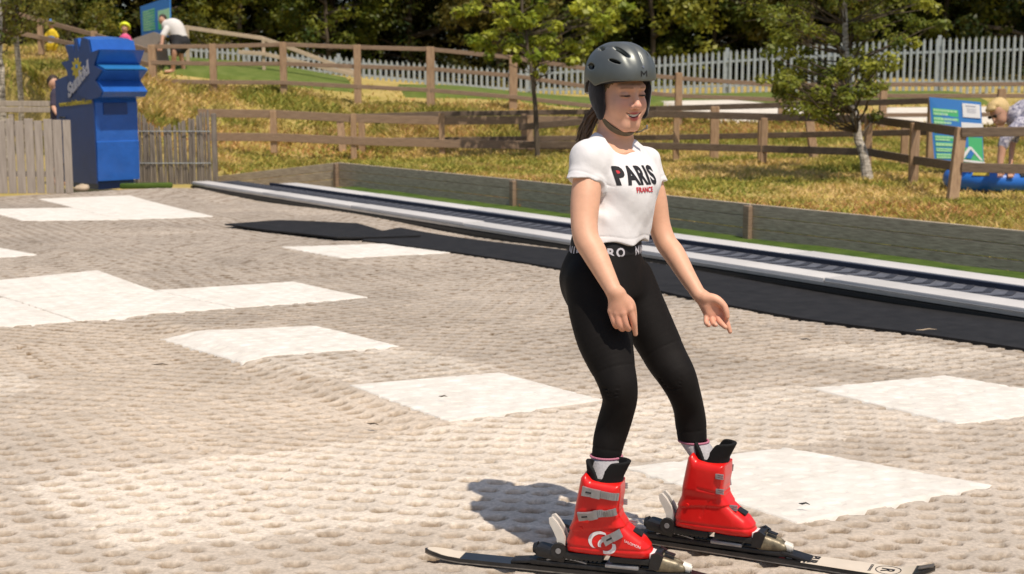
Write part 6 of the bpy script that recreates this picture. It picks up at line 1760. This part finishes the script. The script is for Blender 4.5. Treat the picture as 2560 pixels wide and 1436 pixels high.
sled()
def peeper():
    d = 21.6; p = lambda x, y, dd=0: P(x, y, d + dd); g = on_ground(140, 300, d); g2 = np.array([p(140, 300)[0], p(140, 300)[1], g[2]])
    r = empty('person', g2, "dark-haired person half hidden behind the blue post at its left edge", 'person')
    hip = p(146, 310); 
    def body(s):
        s.ell(p(134, 208), (.080, .09, .105), k=.02); s.cap(p(137, 220), p(146, 236), .045, .055, k=.03); s.chain([p(146, 240), p(147, 270), hip], [.105, .10, .10], k=.03)
        for k_, s_ in enumerate((-1, 1)):
            s.chain([hip + [s_ * .06, 0, 0], np.array([hip[0] + s_ * .07, hip[1], (hip[2] + g2[2]) / 2]), g2 + [s_ * .07, 0, .06]], [.08, .06, .045], k=.02); s.cap(g2 + [s_ * .07, 0, .045], g2 + [s_ * .07, -.13, .035], .045, .035, k=.02)
        s.chain([p(137, 242, -.05), p(134, 268, -.12), p(142, 285, -.25)], [.042, .035, .028], k=.02)
    sd(body, .01, 'body', MT['skin_far'], r)
    def top(s):
        s.chain([p(146, 238), p(147, 270), p(147, 305)], [.12, .125, .125], k=.04); s.chain([p(138, 241, -.05), p(134, 262, -.1)], [.065, .055], k=.03)
    sd(top, .011, 'dark_top', MT['cloth_purple'], r)
    sd(lambda s: s.ell(p(133, 204, .02), (.092, .105, .105), k=.01), .01, 'hair', MT['dark_hair'], r)
    sd(lambda s: s.cap(hip + [-.02, 0, -.05], hip + [.02, 0, -.05], .125, .12, k=.02).cap(hip + [-.06, 0, -.1], g2 + [-.07, 0, .3], .09, .07, k=.03).cap(hip + [.06, 0, -.1], g2 + [.07, 0, .3], .09, .07, k=.03), .012, 'trousers', MT['cloth_black'], r)
peeper()
def woman():
    d = 18.5; p = lambda x, y, dd=0: P(x, y, d + dd); g = G(2625, 478); g2 = G(2660, 470)
    r = empty('person', (g + g2) / 2, "blonde woman in a patterned blouse bending over the blue inflatable tube", 'person')
    hc = p(2498, 283); fx = np.array([-.74, -.50, -.46]); fx /= np.linalg.norm(fx); up = np.array([-.50, -.05, .86]); up -= fx * (up @ fx); up /= np.linalg.norm(up); rt = np.cross(fx, up); A = np.stack([rt, fx, up])
    hq = lambda x, y, z: hc + (x * rt + y * fx + z * up) * 1.3
    hip = p(2640, 318); shn, shf = p(2552, 312, -.16), p(2548, 300, .16)
    def body(s):
        s.ell(hq(0, -.01, .03), (0.1040, 0.1300, 0.1300), A, k=.02); s.ell(hq(0, .03, -.04), (0.0858, 0.0910, 0.1105), A, k=.03); s.cap(hq(0, .095, .0), hq(0, .115, -.03), .010, .014, k=.015)
        for s_ in (-1, 1): s.ell(hq(s_ * .034, .105, .012), (0.0260, 0.0260, 0.0156), A, k=.01, mode='s')
        s.cap(hq(0, .10, -.062), hq(0, .098, -.066), .018, .018, k=.02)
        s.cap(hq(0, -.04, -.06), p(2545, 300), .055, .065, k=.03); s.chain([p(2552, 300), p(2590, 295), hip], [.12, .15, .16], k=.04)
        s.chain([shn, p(2512, 352, -.25), p(2503, 390, -.26), p(2499, 424, -.28)], [.06, .053, .046, .032], k=.02); s.chain([shf, p(2532, 360, .2), p(2525, 425, .1)], [.055, .04, .026], k=.02)
        for q, w in ((p(2499, 424, -.28), -.01), (p(2525, 425, .1), .01)):
            s.cap(q, q + [-.01, -.02, -.05], .030, .026, k=.015)
            for j in range(4): s.chain([q + [-.03 + .019 * j, -.02, -.05], q + [-.034 + .021 * j, -.05, -.085], q + [-.034 + .021 * j, -.03, -.105]], [.010, .009, .007], k=.004)
            s.cap(q + [.02, -.03, -.02], q + [.045, -.05, -.06], .012, .009, k=.01)
        for a, b in ((hip + [.0, -.09, -.03], g), (hip + [0, .09, -.03], g2)): s.chain([a, sub(a, b, .5) + [-.03, -.02, 0], b + [0, 0, .08]], [.09, .065, .042], k=.03); s.cap(b + [0, 0, .05], b + [-.15, -.05, .04], .045, .035, k=.02)
    sd(body, .010, 'body', MT['skin_far'], r)
    def blouse(s):
        s.chain([p(2545, 292), p(2580, 284), p(2630, 300)], [.165, .205, .19], k=.04); s.chain([shn, p(2516, 345, -.24), p(2508, 365, -.25)], [.095, .075, .066], k=.03); s.chain([shf, p(2535, 350, .2)], [.08, .06], k=.03)
        s.add(lambda Q: .012 * n3(Q, 9, 5), [-99] * 3, [99] * 3, 0, 'd')
    sd(blouse, .011, 'blouse', MT['blouse'], r)
    def hair(s):
        s.ell(hq(0, -.035, .045), (0.112, 0.138, 0.134), A, k=.02); s.ell(hq(.0, .03, .105), (0.0910, 0.0715, 0.0520), A, k=.02); s.ell(hq(.0, .085, .085), (0.0780, 0.0455, 0.0390), A, k=.03)
        s.ell(hq(0, .125, -.035), (0.1300, 0.1105, 0.1495), A, k=.01, mode='s')
        s.add(lambda Q: .006 * n3(Q, 40, 2), [-99] * 3, [99] * 3, 0, 'd')
    sd(hair, .009, 'hair', MT['blonde'], r)
    def glasses(s):
        for s_ in (-1, 1): s.ell(hq(s_ * .034, .108, .012), (0.0364, 0.0078, 0.0234), A, k=.004)
        s.cap(hq(-.07, .03, .015), hq(-.055, .10, .013), .004, k=.004); s.cap(hq(.07, .03, .015), hq(.055, .10, .013), .004, k=.004)
    sd(glasses, .006, 'sunglasses', MT['black'], r)
    sd(lambda s: s.chain([p(2612, 306), hip], [.165, .17], k=.03).chain([hip + [.0, -.09, -.03], sub(hip, g, .45)], [.12, .1], k=.05).chain([hip + [0, .09, -.03], sub(hip, g2, .45)], [.12, .1], k=.05), .014, 'shorts', MT['cloth_purple'], r)
woman()
